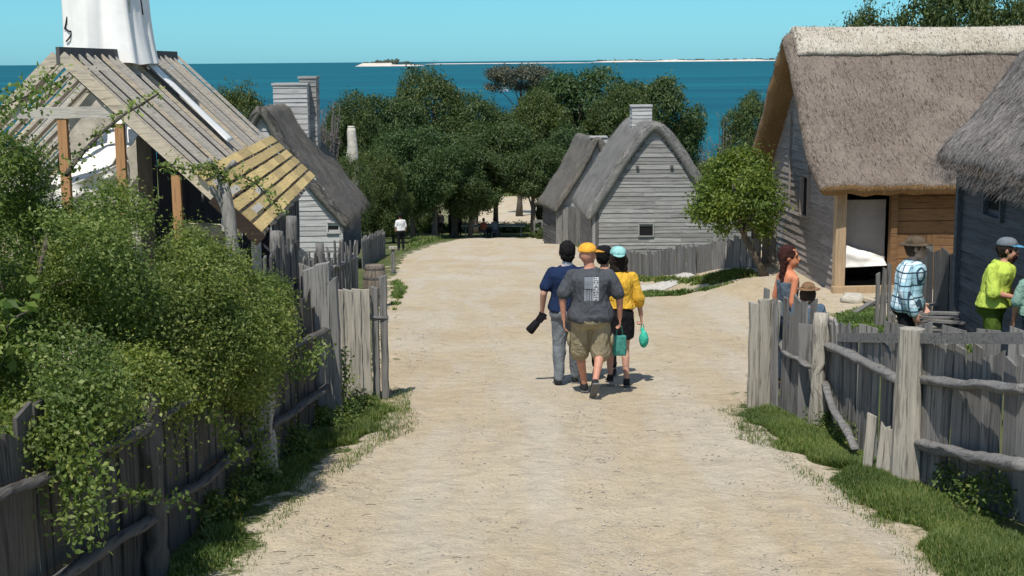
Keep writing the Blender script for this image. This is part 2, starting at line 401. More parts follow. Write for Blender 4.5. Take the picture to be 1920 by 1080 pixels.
o = mesh_obj('ground', me, M['ground']); tag(o, kind='structure', label='sandy and grassy hillside under the village')
# sea
m, nt, b = new_mat('sea_water'); v = mapping(nt, (.02,.05,1)); n = noise_tex(nt, v, 1.0, 5, .6)
v2 = mapping(nt, (.004,.02,1)); n2 = noise_tex(nt, v2, .35, 4, .6)
nt.links.new(ramp(nt, n2.outputs[0], [(.35, (.001,.066,.100)), (.65, (.004,.118,.150))]), b.inputs['Base Color'])
b.inputs['Roughness'].default_value = .45; b.inputs['Specular IOR Level'].default_value = .015; bump(nt, b, n.outputs[0], .3, .5); M['sea'] = m
mb = MB(); mb.add([(-60000,150,-22),(60000,150,-22),(60000,95000,-22),(-60000,95000,-22)], [(0,1,2,3)])
o = mesh_obj('sea', mb.mesh('sea'), M['sea']); tag(o, kind='structure', label='calm deep teal bay reaching to the horizon')
# island and far spit
M['bluff'] = plain('sand_bluff', (.62,.55,.47), .9, .15, .02, .1)
M['farwood'] = plain('far_scrub', (.07,.09,.07), .9, .3, .05, .1)
def landstrip(name, px0, px1, D, h, label, seed, depth=260, hump=None):
    a = P(px0, 112, D); bb = P(px1, 112, D); n = 60; mb = MB(); vs = []; fs = []
    for i in range(n+1):
        k = i/n; x = a.x+(bb.x-a.x)*k; y = a.y+(bb.y-a.y)*k
        e = min(1, min(k, 1-k)*9); hh = h*e*(.55+.5*noise.noise(Vector((k*9+seed, 0, 0)))) if hump is None else h*e*hump(k)
        hh = max(hh, .3*e)
        for (dy, z) in ((0, -22.6), (depth*.06, -22+hh*.55), (depth*.16, -22+hh), (depth*.8, -22+hh*.8), (depth, -22.6)): vs.append((x, y+dy, z))
    for i in range(n):
        for j in range(4): fs.append((i*5+j, (i+1)*5+j, (i+1)*5+j+1, i*5+j+1))
    mb.add(vs, fs); o = mesh_obj(name, mb.mesh(name, True), M['bluff']); tag(o, kind='structure', label=label); return a, bb
ia, ib = landstrip('island', 664, 792, 7000, 22, 'low sandy island on the horizon', 3, hump=lambda k: .75 if k < .55 else .35)
landstrip('far_sandbar', 785, 1120, 11000, 9, 'thin far sandbar right of the island', 5, hump=lambda k: .6)
landstrip('far_beach', 1100, 1520, 14000, 26, 'long pale beach along the right horizon', 8)
mb = MB()
for i in range(60):
    k = random.uniform(.12, .85); big = k > .3 and k < .62; r = random.uniform(5, 9)*(1.7 if big else .8)
    c = Vector((ia.x+(ib.x-ia.x)*k, ia.y+60+random.uniform(0, 80), -22+14+r*.6))
    bm = bmesh.new(); bmesh.ops.create_icosphere(bm, subdivisions=1, radius=r)
    for vv in bm.verts: vv.co *= random.uniform(.8, 1.2)
    mb.add([vv.co*1 + c for vv in bm.verts], [[x.index for x in f.verts] for f in bm.faces]); bm.free()
o = mb.build('island_scrub', M['farwood']); tag(o, 'dark low trees clustered on the far island', 'scrub', kind='stuff')
mb = MB()
a, bb = P(1120, 112, 14100), P(1500, 112, 14100)
for i in range(70):
    k = random.random(); r = random.uniform(8, 22)
    mb.box((a.x+(bb.x-a.x)*k, a.y, -22+15+r*.2), (r*1.6, r, r*.7))
o = mb.build('far_shore_scrub', M['farwood']); tag(o, 'specks of scrub along the far beach', 'scrub', kind='stuff')
# motor boat on the bay
pb = P(946, 173, 1010); boat = empty('motor_boat', (pb.x, pb.y, -22.0), .25)
tag(boat, 'small white motor boat moored on the bay beside the pine', 'boat')
mb = MB(); n = 12; vs = []
for i in range(n+1):
    k = i/n; x = -3.5+7*k; wd = 1.15*(1-max(0, (k-.45)/.55)**2.2)
    vs += [(x, -wd*.55, -.3), (x, wd*.55, -.3), (x, wd, 1.0+.5*k), (x, -wd, 1.0+.5*k)]
fs = [(0,1,2,3)]
for i in range(n):
    for j in range(4): fs.append((i*4+j, i*4+(j+1)%4, i*4+4+(j+1)%4, i*4+4+j))
mb.add(vs, fs); M['boat'] = plain('white_boat_paint', (.8,.8,.8), .4)
mb.build('hull', M['boat'], boat, world=False)
mb = MB(); mb.box((-.2,0,1.9),(2.4,1.6,1.3)); mb.box((-.2,0,2.62),(2.9,1.9,.12)); mb.build('cabin', M['boat'], boat, world=False)
mb = MB(); mb.box((1.02,0,2.1),(.06,1.4,.6)); mb.build('windscreen', M['black'], boat, world=False)
# ================================================================== foliage
def leaves_mesh(name, pos, nrm, L, W, upb=.0):
    """one folded-free leaf card (a 4-corner blade) per position"""
    n = len(pos); t = rs.normal(size=(n,3)); nrm = nrm/np.linalg.norm(nrm, axis=1, keepdims=True)
    t -= nrm*(t*nrm).sum(1, keepdims=True); t /= np.linalg.norm(t, axis=1, keepdims=True)+1e-9; b = np.cross(nrm, t)
    L = (L*rs.uniform(.6, 1.3, n))[:,None]; W = (W*rs.uniform(.7, 1.2, n))[:,None]
    co = np.empty((n,4,3)); co[:,0] = pos-t*L*.5; co[:,1] = pos+b*W*.5-t*L*.05; co[:,2] = pos+t*L*.5; co[:,3] = pos-b*W*.5-t*L*.05
    co[:,[1,3]] += nrm[:,None,:]*(W[:,None]*.18)
    return np_mesh(name, co.reshape(-1,3), np.arange(n*4).reshape(-1,4), 4)
def foliage(name, blobs, nspr, per, leaf, spr, seed=0, gap=.62, gapf=1.6, wid=.55, up=.45, zmin=None, inner=.12, lump=.22, poke=.07):
    B = np.array(blobs, float); A = (B[:,3]*B[:,4]+B[:,4]*B[:,5]+B[:,3]*B[:,5]); A /= A.sum()
    i = rs.choice(len(B), nspr*2, p=A); d = rs.normal(size=(len(i),3)); d /= np.linalg.norm(d, axis=1, keepdims=True)
    r = 1-np.abs(rs.normal(size=len(i)))*inner
    p = B[i,:3] + d*B[i,3:]*r[:,None]; r2 = 1+lump*pn(p, 2.2/np.mean(B[:,3:]), seed)+.5*lump*pn(p, 6/np.mean(B[:,3:]), seed+1)
    p = B[i,:3] + d*B[i,3:]*(r*r2)[:,None]
    q = (p[:,None,:]-B[None,:,:3])/B[None,:,3:]; dist = np.linalg.norm(q, axis=2); dist[np.arange(len(i)), i] = 9
    keep = (dist.min(1) > .78) | (rs.rand(len(i)) < .07)
    keep &= pn(p, gapf, seed+5) < gap
    if zmin is not None: keep &= p[:,2] > zmin
    p = p[keep][:nspr]; d = d[keep][:nspr]; pk = rs.rand(len(p)) < poke; p = p + d*(pk*rs.rand(len(p))*.42*np.mean(B[:,3:]))[:,None]
    n = len(p)*per; pos = np.repeat(p, per, 0) + rs.normal(size=(n,3))*spr*np.array([1,1,.75]); dd = np.repeat(d, per, 0)
    nr = dd*.7 + rs.normal(size=(n,3))*.65 + np.array([0,0,up])
    return leaves_mesh(name, pos, nr, leaf*rs.choice([.7,1,1,1.35], n), leaf*wid)
def limb_mesh(name, base, top, r0, tips, bend=.25, n=8, low=.45):
    mb = MB(); base = Vector(base); top = Vector(top)
    tr = wob([base, base.lerp(top,.5)+Vector((random.uniform(-bend,bend), random.uniform(-bend,bend), 0)), top], r0*.5, step=(top-base).length/9, seed=random.random()*9)
    L = len(tr); mb.tube(tr, [r0*(1.25 if i == 0 else 1)*(1-.7*i/(L-1)) for i in range(L)], n, .15)
    for t in tips:
        t = Vector(t); k = random.uniform(low, .9); j = int(k*(L-1)); s = tr[j]
        mid = s.lerp(t, .5)+Vector((random.uniform(-1,1), random.uniform(-1,1), random.uniform(0,1)))*(t-s).length*.12
        br = wob([s, mid, t], r0*.3, step=max(.05, (t-s).length/6), seed=random.random()*9); m_ = len(br)
        rr = r0*(1-.7*k)*.6
        mb.tube(br, [rr*(1-.8*i/(m_-1)) for i in range(m_)], max(5, n-2), .1)
    return mb.mesh(name, True)
def make_tree_proto(label, seed, H, Rc, bottom, leafm, nspr=2600, per=11, leaf=.23, nb=13, barkm='bark', gap=.5, trunks=1, squash=1.0, group=None):
    random.seed(seed)
    root = empty('tree', (0,0,0)); tag(root, label, 'tree', group)
    cz = (bottom+H)/2; hz = (H-bottom)/2
    blobs = [(0,0,cz, Rc*.72, Rc*.72, hz*.8)]
    for k in range(nb):
        a = 2*math.pi*(k*.618)+random.uniform(-.3,.3); z = -0.8+1.6*((k+.5)/nb); rr = math.sqrt(max(0.05, 1-z*z))
        s = random.uniform(.24,.52); rr *= random.uniform(.85,1.2)
        blobs.append((math.cos(a)*rr*Rc*.66, math.sin(a)*rr*Rc*.66, cz+z*hz*.72*squash, Rc*s, Rc*s, hz*s*.8))
    me = foliage('crown', blobs, nspr, per, leaf, leaf*1.0, seed, gap, 5.2/Rc)
    cr = mesh_obj('crown', me, leafm, root)
    tips = [b_[:3] for b_ in blobs[1:]]
    me = limb_mesh('trunk', (0,0,-.3), (0,0,cz+hz*.4), Rc*.065+.05, tips)
    mesh_obj('trunk', me, M[barkm], root)
    return root
def put(root, x, y, sx=1, sz=1, rz=0, label=None, z=None, mat=None, group=None):
    root.location = (x, y, (G(x,y) if z is None else z)); root.scale = (sx, sx, sz); root.rotation_euler = (0,0,rz)
    if label: root['label'] = label
    if group: root['group'] = group
    return root
# ================================================================== houses
class Frame:
    def __init__(s, O, ea, el):
        s.O = Vector(O); s.ea = Vector((ea[0], ea[1], 0)).normalized(); s.el = Vector((el[0], el[1], 0)).normalized()
    def W(s, a, l, z): return s.O + s.ea*a + s.el*l + Vector((0,0,z-s.O.z))      # z is absolute
def clapboards(mb, O, u, n, z0, z1, left, right, h=.14, holes=(), jit=.010, proud=.03):
    """lapped boards on the plane through O spanned by u and up; n points outward"""
    O = Vector(O); u = Vector(u).normalized(); n = Vector(n).normalized(); z = z0
    up = Vector((0,0,1))
    while z < z1:
        hh = h*random.uniform(.7, 1.3); zt = min(z+hh, z1+.02); zm = (z+zt)/2
        a0 = min(left(z), left(zt)); a1 = max(right(z), right(zt))
        if a1-a0 > .05:
            spans = [(a0, a1)]
            for (h0, h1, hz0, hz1) in holes:
                if hz0 < zm < hz1:
                    ns = []
                    for s0, s1 in spans:
                        if h0 > s0: ns.append((s0, min(s1, h0)))
                        if h1 < s1: ns.append((max(s0, h1), s1))
                        if h0 <= s0 and h1 >= s1: pass
                    spans = [q for q in ns if q[1]-q[0] > .03]
            for s0, s1 in spans:
                cuts = [s0]
                while s1-cuts[-1] > 3.2: cuts.append(cuts[-1]+random.uniform(1.3, 2.6))
                cuts.append(s1)
                for k in range(len(cuts)-1):
                    b0, b1 = cuts[k]+.002, cuts[k+1]-.002
                    if b1-b0 < .02: continue
                    ns_ = max(1, int((b1-b0)/.5)); vs = []
                    pr = proud*random.uniform(.8, 1.3)
                    for i in range(ns_+1):
                        x = b0+(b1-b0)*i/ns_; jz = random.uniform(-jit, jit)
                        lo = O+u*x+up*(z-O.z+jz-.012); hi = O+u*x+up*(zt-O.z+.02+jz*.3)
                        vs += [lo+n*pr, hi+n*.006, hi-n*.004, lo+n*(pr-.018)]
                    fs = [(3,2,1,0)]
                    for i in range(ns_):
                        o = i*4
                        for j in range(4): fs.append((o+j, o+(j+1)%4, o+4+(j+1)%4, o+4+j))
                    o = ns_*4; fs.append((o,o+1,o+2,o+3)); mb.add(vs, fs)
        z += hh
def thatch(name, fr, prof, t, l0, l1, mat, parent, step=.16, round_=.22, disp=.035, straw=6000, sag=.05, seed=0, strawlen=.28, mats=None, skew=0):
    pts = [Vector((a, z)) for a, z in prof]
    # resample the profile as a smooth curve
    def cr(p0,p1,p2,p3,t_): return .5*((2*p1)+(-p0+p2)*t_+(2*p0-5*p1+4*p2-p3)*t_*t_+(-p0+3*p1-3*p2+p3)*t_**3)
    cur = []
    for i in range(len(pts)-1):
        p0 = pts[max(i-1,0)]; p1 = pts[i]; p2 = pts[i+1]; p3 = pts[min(i+2,len(pts)-1)]
        n = max(2, int((p2-p1).length/step))
        for k in range(n): cur.append(cr(p0,p1,p2,p3,k/n))
    cur.append(pts[-1]); n = len(cur)
    nor = []
    for i in range(n):
        d = (cur[min(i+1,n-1)]-cur[max(i-1,0)]).normalized(); nor.append(Vector((-d.y, d.x)))
    m = max(4, int((l1-l0)/step)); ls = [l0+(l1-l0)*k/m for k in range(m+1)]
    ls = sorted(set(ls+[l0+round_*q for q in (.06,.2,.45,.75)]+[l1-round_*q for q in (.06,.2,.45,.75)]))
    vs = []; R = 2*n; outer = []
    mid = (l0+l1)/2; zmax = max(p.y for p in cur); zmin = min(p.y for p in cur)
    for li, l in enumerate(ls):
        d = min(l-l0, l1-l); k = 1 if d >= round_ else math.sqrt(max(0, 1-(1-d/round_)**2)); k = max(k, .12)
        sg = -sag*(1-((l-mid)/((l1-l0)/2))**2)
        for side in (0, 1):
            rng = range(n) if side == 0 else range(n-1, -1, -1)
            for i in rng:
                c = cur[i]-nor[i]*(t/2); ee = min(i, n-1-i); e = 1 if ee > 2 else (.55, .8, .95)[ee]
                q = c + nor[i]*(t/2*k*e*(1 if side == 0 else -1))
                hgt = (q.y-zmin)/(zmax-zmin); w_ = fr.W(q.x, l+skew*(1-hgt)*0, q.y+sg*hgt)
                dn = noise.noise(w_*1.3+Vector((seed,0,0)))*1.2+noise.noise(w_*5+Vector((0,seed,0)))*.6
                nn = fr.ea*nor[i].x+Vector((0,0,nor[i].y)); w_ = w_+nn*(dn*disp*(1 if side == 0 else .6)) + fr.el*(noise.noise(w_*2.2)*.04 if d < round_ else 0)
                if ee < 2: w_ = w_+Vector((0,0,noise.noise(w_*3.1)*.05))
                vs.append(w_)
                if side == 0: outer.append((w_, nn, i, l))
    fs = []; mi = []
    for k in range(len(ls)-1):
        for j in range(R):
            fs.append((k*R+j, k*R+(j+1)%R, (k+1)*R+(j+1)%R, (k+1)*R+j)); mi.append(0 if j < n-1 else 1)
    for k0 in (0, (len(ls)-1)*R):
        for i in range(n-1):
            f = (k0+i, k0+i+1, k0+R-2-i, k0+R-1-i); fs.append(f if k0 else f[::-1]); mi.append(0)
    if fr.ea.cross(fr.el).z < 0: pass
    else: fs = [f[::-1] for f in fs]
    # straws lying on the outer skin
    sv = []; sf = []
    if straw:
        rnd = random.Random(seed+3); no = n
        for _ in range(straw):
            k = rnd.randrange(len(ls)-1); i = rnd.randrange(n-1)
            a_ = outer[k*no+i]; b_ = outer[min(k+1,len(ls)-1)*no+i]; c_ = outer[k*no+i+1]
            p = a_[0]+(b_[0]-a_[0])*rnd.random()+(c_[0]-a_[0])*rnd.random(); nn = a_[1]
            dn = (c_[0]-a_[0]); dn = dn if dn.z < 0 else -dn
            if dn.length < 1e-4: continue
            dn = (dn.normalized()+Vector((rnd.uniform(-1,1),rnd.uniform(-1,1),rnd.uniform(-.4,.4)))*.28).normalized()
            L = strawlen*rnd.uniform(.4,1.2); s = dn.cross(nn).normalized()*rnd.uniform(.004,.009)
            q = p+nn*.004; e = p+dn*L+nn*rnd.uniform(.015,.05); o = len(sv)
            sv += [q-s, q+s, e+s*.4, e-s*.4]; sf.append((o,o+1,o+2,o+3))
    o0 = len(vs); vs += sv; fs += [tuple(x+o0 for x in f) for f in sf]; mi += [0]*len(sf)
    me = bpy.data.meshes.new(name); me.from_pydata([tuple(v) for v in vs], [], fs); me.polygons.foreach_set('material_index', mi)
    me.polygons.foreach_set('use_smooth', [True]*len(fs)); me.update()
    return mesh_obj(name, me, mats or [mat, mat], parent)
def opening(fr_O, u, n, a0, a1, z0, z1, parent, framemat, depth=.12, fw=.05, name='window', mat='black', proud=.075):
    """timber frame round a flat black sheet standing for the shaded opening (frame > pane hole)"""
    O = Vector(fr_O); u = Vector(u); n = Vector(n); mb = MB()
    def p(a, z, d): return Vector((O.x, O.y, z)) + u*a + n*d
    for (x0,x1,y0,y1) in ((a0-fw,a1+fw,z1,z1+fw),(a0-fw,a1+fw,z0-fw,z0),(a0-fw,a0,z0,z1),(a1,a1+fw,z0,z1)):
        c = (p((x0+x1)/2,(y0+y1)/2,0)); mb.beam(p(x0,(y0+y1)/2,proud/2), p(x1,(y0+y1)/2,proud/2), proud+.02, y1-y0)
    wnd = mb.build(name, framemat, parent)
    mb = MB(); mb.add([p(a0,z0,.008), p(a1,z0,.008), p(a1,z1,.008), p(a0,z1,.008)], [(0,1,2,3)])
    mb.build('black_shade_pane', M[mat], wnd)  # black sheet paints the unlit inside of the window
    return wnd

M['darkbrown'] = wood('dark_brown_board', (.05,.034,.024), 'X', vary=.3, dark=.6)
M['gap_shade'] = wood('gap_shade_wood', (.045,.04,.035), 'X', vary=.6, dark=.5)  # near-black colour stands for shade between the rafters
# ---------------------------------------------------------------- unfinished timber frame (left)
a0 = P(110,105,20.0); b0 = P(330,105,29.4); zr = a0.z
d = Vector((b0.x-a0.x, b0.y-a0.y, 0)); LA = d.length
fA = Frame((a0.x, a0.y, -3.7), (d.y, -d.x), (d.x, d.y)); gA = -3.72
e0 = P(425,405,20.0); HWA = (Vector((e0.x,e0.y,0))-Vector((a0.x,a0.y,0))).dot(fA.ea); zeA = e0.z
slope = (zr-zeA)/HWA
rootA = empty('unfinished_house', (a0.x, a0.y, gA)); tag(rootA, 'unfinished timber house frame with bare rafters and yellow sheathing at the eave', 'building')
nR = 20; ext = .42
for i in range(nR):
    l = LA*i/(nR-1)
    for sgn in (1, -1):
        near = i == 0
        mb = MB(); w_, h_ = (.08,.16) if near else (.07,.055)
        jz = 0 if near else random.uniform(-.02,.03)
        A = fA.W(sgn*.03, l, zr+jz); tip = HWA+(ext if sgn > 0 else .3)
        B = fA.W(sgn*tip, l+random.uniform(-.03,.03), zr-slope*tip+jz)
        mb.beam(A, B, w_, h_, up=fA.ea*sgn*slope+Vector((0,0,1)))
        mb.build('rafter', M['newwood'] if near or i % 4 == 1 else M['oldraft'], rootA)
mb = MB(); mb.beam(fA.W(0,-.05,zr+.0), fA.W(0,LA*.22,zr), .05, .26); mb.build('ridge_board', M['darkw'], rootA)
mb = MB(); mb.beam(fA.W(0,LA*.22+.01,zr), fA.W(0,LA+.05,zr), .05, .26); mb.build('ridge_board', M['darkw'], rootA)
for i in range(9):
    mb = MB(); l = LA*(i*1.9+.5)/17
    mb.beam(fA.W(-.25, l, zr-slope*.25-.06), fA.W(-HWA, l, zr-slope*HWA-.06), .34, .03, up=-fA.ea*slope+Vector((0,0,1)))
    mb.build('slab_board', M['oldraft'], rootA)
for i in range(nR-1):  # dark boards added under the rafters so the gaps look shaded
    mb = MB(); l = LA*(i+.5)/(nR-1)
    mb.beam(fA.W(.12, l, zr-slope*.12-.11), fA.W(HWA*.97, l, zr-slope*HWA*.97-.11), LA/(nR-1)-.08, .02, up=fA.ea*slope+Vector((0,0,1)))
    mb.build('gap_shade_filler', M['gap_shade'], rootA)
# yellow sheathing courses along the eave
mb = MB(); ncs = 6; s0 = HWA*.80; s1 = HWA+ext+.06
for k in range(ncs):
    a_ = s0+(s1-s0)*k/ncs; b_ = s0+(s1-s0)*(k+1)/ncs-.035
    l = -.12
    while l < LA+.25:
        L = min(random.uniform(.8,1.6), LA+.3-l)
        if True:
            am = (a_+b_)/2; z = zr-slope*am+.145
            mb.beam(fA.W(am, l+.006, z+random.uniform(0,.012)), fA.W(am, l+L-.006, z+random.uniform(0,.012)), (b_-a_)*math.sqrt(1+slope*slope), .028, up=fA.ea*slope+Vector((0,0,1)))
        l += L
mb.build('eave_sheathing', M['sheath'], rootA)
for (am_, l_, L_) in ((s0+(s1-s0)*.42, .5, .9),(s0+(s1-s0)*.6, 2.3, .8),(s0+(s1-s0)*.24, .1, .7),(s0+(s1-s0)*.75,.7,.9)):
    mb = MB(); z = zr-slope*am_+.175; mb.beam(fA.W(am_,l_,z), fA.W(am_,l_+L_,z), .11, .02, up=fA.ea*slope+Vector((0,0,1))); mb.build('grey_sheathing_board', M['oldraft'], rootA)
mb = MB(); mb.beam(fA.W(HWA*.9,-.16,zr-slope*HWA*.9+.01), fA.W(HWA+ext+.02,-.16,zr-slope*(HWA+ext+.02)+.01), .03, .20, up=fA.ea*slope+Vector((0,0,1))); mb.build('end_fascia', M['darkbrown'], rootA)
mb = MB(); mb.beam(fA.W(HWA-.05,-.05,zeA-.18), fA.W(HWA-.05,LA,zeA-.18), .2, .2); mb.build('wall_plate', M['oldraft'], rootA)
mb = MB(); mb.beam(fA.W(-HWA+.05,-.05,zeA-.18), fA.W(-HWA+.05,LA,zeA-.18), .2, .2); mb.build('wall_plate', M['oldraft'], rootA)
zt = P(120,212,20).z; hw = (zr-zt)/slope-.12
for l in (.0, LA*.5, LA):
    mb = MB(); mb.beam(fA.W(-hw,l+.08,zt), fA.W(hw,l+.08,zt), .12, .16); mb.build('tie_beam', M['oldraft'], rootA)
def a_of(px, D): p = P(px, 300, D); return (Vector((p.x,p.y,0))-Vector((fA.O.x,fA.O.y,0))).dot(fA.ea)
for px in (112, 218, 320):
    a_ = a_of(px, 20.05); zt2 = min(zt-.09, zr-slope*abs(a_)-.22)
    mb = MB(); mb.beam(fA.W(a_,.1,gA-.1), fA.W(a_,.1,zt2), .13, .13, up=fA.el); mb.build('post', M['post'], rootA)
a_ = -HWA+.1; mb = MB(); mb.beam(fA.W(a_,.1,gA-.1), fA.W(a_,.1,zeA-.2), .14, .14, up=fA.el); mb.build('post', M['post'], rootA)
for l in (LA*.33, LA*.66, LA):
    for a_ in (HWA-.05, -HWA+.05):
        mb = MB(); mb.beam(fA.W(a_,l,gA-.15), fA.W(a_,l,zeA-.28), .15, .15, up=fA.el); mb.build('post', M['oldraft'], rootA)
# plank side wall under the far half of the eave
mb = MB(); l = LA*.50
while l < LA: w_ = random.uniform(.16,.26); mb.plank(fA.W(HWA+.08,l,gA-.3), fA.W(HWA+.08,l,zeA-.12), w_, .03, fA.ea, slant=.02); l += w_+.01
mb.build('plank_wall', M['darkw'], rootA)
mb = MB(); a_ = -1.5
while a_ < HWA: w_ = random.uniform(.2,.3); mb.plank(fA.W(a_,LA*.62,gA-.2), fA.W(a_,LA*.62,min(zr-slope*abs(a_)-.3, -1.45)), w_, .03, fA.el, slant=.02); a_ += w_+.004
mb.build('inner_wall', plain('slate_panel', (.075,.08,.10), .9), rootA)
mb = MB(); mb.box(fA.W(HWA-.6,LA*.62-.05,-2.75), (.75,.05,.9)); mb.build('doorway', M['black'], rootA)  # black slab standing for the shade of a dark opening
# hanging canvas tarps inside the frame
def sheet(name, corners, mat, label, cat='tarp', nu=26, nv=20, amp=.07, fq=5, seed=0, thick=.008, group=None, parent=None):
    A, B, Cc, D_ = [Vector(c) for c in corners]; n = (B-A).cross(D_-A).normalized(); vs = []; fs = []
    for off in (0, -thick):
        for j in range(nv+1):
            for i in range(nu+1):
                u_, v_ = i/nu, j/nv; p = A.lerp(B,u_).lerp(D_.lerp(Cc,u_), v_)
                q = Vector((u_*fq, v_*1.4, seed)); p = p + n*(noise.noise(q)*amp*2+noise.noise(q*2.7)*amp*.6+off)
                vs.append(p)
    K = (nu+1)*(nv+1)
    for j in range(nv):
        for i in range(nu):
            a = j*(nu+1)+i; fs.append((a,a+1,a+nu+2,a+nu+1)); fs.append((K+a,K+a+nu+1,K+a+nu+2,K+a+1))
    for i in range(nu): fs.append((i+1,i,K+i,K+i+1)); a = nv*(nu+1)+i; fs.append((a,a+1,K+a+1,K+a))
    for j in range(nv): a = j*(nu+1); b_ = a+nu+1; fs.append((a,b_,K+b_,K+a)); a += nu; b_ += nu; fs.append((b_,a,K+a,K+b_))
    mb = MB(); mb.add(vs, fs); o = mb.build(name, mat, parent, True)
    if label: tag(o, label, cat, group)
    return o
sheet('canvas_tarp', [P(95,345,22.5), P(235,215,23.5), P(290,222,23.2), P(150,362,22.2)], M['cloth'], 'white canvas tarp sagging diagonally inside the bare timber frame', seed=1, amp=.05)
sheet('canvas_tarp', [P(70,372,21.6), P(240,300,22.5), P(245,345,22.6), P(90,400,21.7)], M['cloth'], 'lower white canvas tarp bunched behind the orange posts', seed=4, amp=.06)
sheet('canvas_strip', [fA.W(.10,LA*.485,zr+.12), fA.W(.10,LA*.56,zr+.12), fA.W(HWA*.72,LA*.56,zr-slope*HWA*.72+.14), fA.W(HWA*.72,LA*.485,zr-slope*HWA*.72+.14)], M['cloth'], 'long white canvas strip laid down the bare roof slope', seed=2, amp=.012, nu=6, nv=30)
# canvas-wrapped chimney on the ridge
cx = P(200,105,24.5); rootK = empty('wrapped_chimney', (cx.x, cx.y, -3.7)); tag(rootK, 'tall chimney shrouded in white canvas rising through the bare ridge', 'chimney')
mb = MB(); mb.box((cx.x, cx.y, (-3.7+2.2)/2), (1.15,1.0,5.9)); mb.build('stack', M['stone'], rootK)
vs = []; fs = []; nn = 96; lv = 34
for j in range(lv+1):
    v_ = j/lv; z = zr-.12+v_*(2.55)
    for i in range(nn):
        t = 2*math.pi*i/nn; c, s = math.cos(t), math.sin(t); p_ = 5
        k = (abs(c)**p_+abs(s)**p_)**(-1/p_); fl = (1-v_)**2*.20
        rx = (.63+fl*.55*(1.6 if c > 0 else .3)-.05*v_)*k; ry = (.6+fl)*k
        pl = (noise.noise(Vector((c*2.3,s*2.3,v_*.7)))*.13 + noise.noise(Vector((c*6,s*6,v_*.9)))*.07)*(1.1-.6*v_) + .05*math.sin(v_*6+c*3)*.4
        vs.append((cx.x+.0+c*(rx+pl), cx.y+s*(ry+pl), z+.05*noise.noise(Vector((c*2,s*2,3)))*(1-v_)))
for j in range(lv):
    for i in range(nn): fs.append((j*nn+i, j*nn+(i+1)%nn, (j+1)*nn+(i+1)%nn, (j+1)*nn+i))
fs.append(tuple(lv*nn+i for i in range(nn)))
mb = MB(); mb.add(vs, fs); mb.build('canvas_shroud', M['cloth'], rootK, True)
for (x0,y0,x1,y1) in ((124,-20,127,25),(127,25,121,55),(121,52,136,60),(136,60,124,78),(130,3,186,4),(262,-20,268,28),(186,4,200,-6)):
    mb = MB(); mb.tube([P(x0,y0,23.78), P((x0+x1)/2,(y0+y1)/2+2,23.76), P(x1,y1,23.78)], .014, 6); mb.build('cord', M['black'], rootK)
# logs and boards on the floor of the frame
def pile(name, label, cat, px0, px1, pyt, D, n, r, mat, thick=1.0, dx=.1, group=None, ln=.0):
    A = P(px0, pyt, D); B = P(px1, pyt, D); g = G((A.x+B.x)/2, (A.y+B.y)/2); root = empty(name, ((A.x+B.x)/2, (A.y+B.y)/2, g)); tag(root, label, cat, group)
    rows = max(1, int((A.z-g)/(r*1.75*thick)));
    for k in range(rows):
        for q in range(n):
            y = (q-(n-1)/2)*r*2.1+random.uniform(-.02,.02); z = g+r*thick+k*r*1.8*thick; j0, j1 = random.uniform(-dx,dx), random.uniform(-dx,dx)
            mb = MB(); p0 = Vector((A.x+j0, A.y+y+random.uniform(-.06,.06), z)); p1 = Vector((B.x+j1, A.y+y+random.uniform(-.06,.06), z+random.uniform(-.02,.02)))
            mb.tube(wob([p0,p1], .03, .3, random.random()*50), r*random.uniform(.8,1.1), 9, .12, thick); mb.build('log', mat, root, True)
    return root
pile('log_pile', 'pale stripped logs stacked on the floor of the timber frame', 'log pile', 325, 445, 402, 24.5, 2, .13, M['lumber'])
pile('board_pile', 'greyed boards piled behind the stripped logs', 'board pile', 262, 400, 372, 27.5, 2, .09, M['oldraft'], .6)

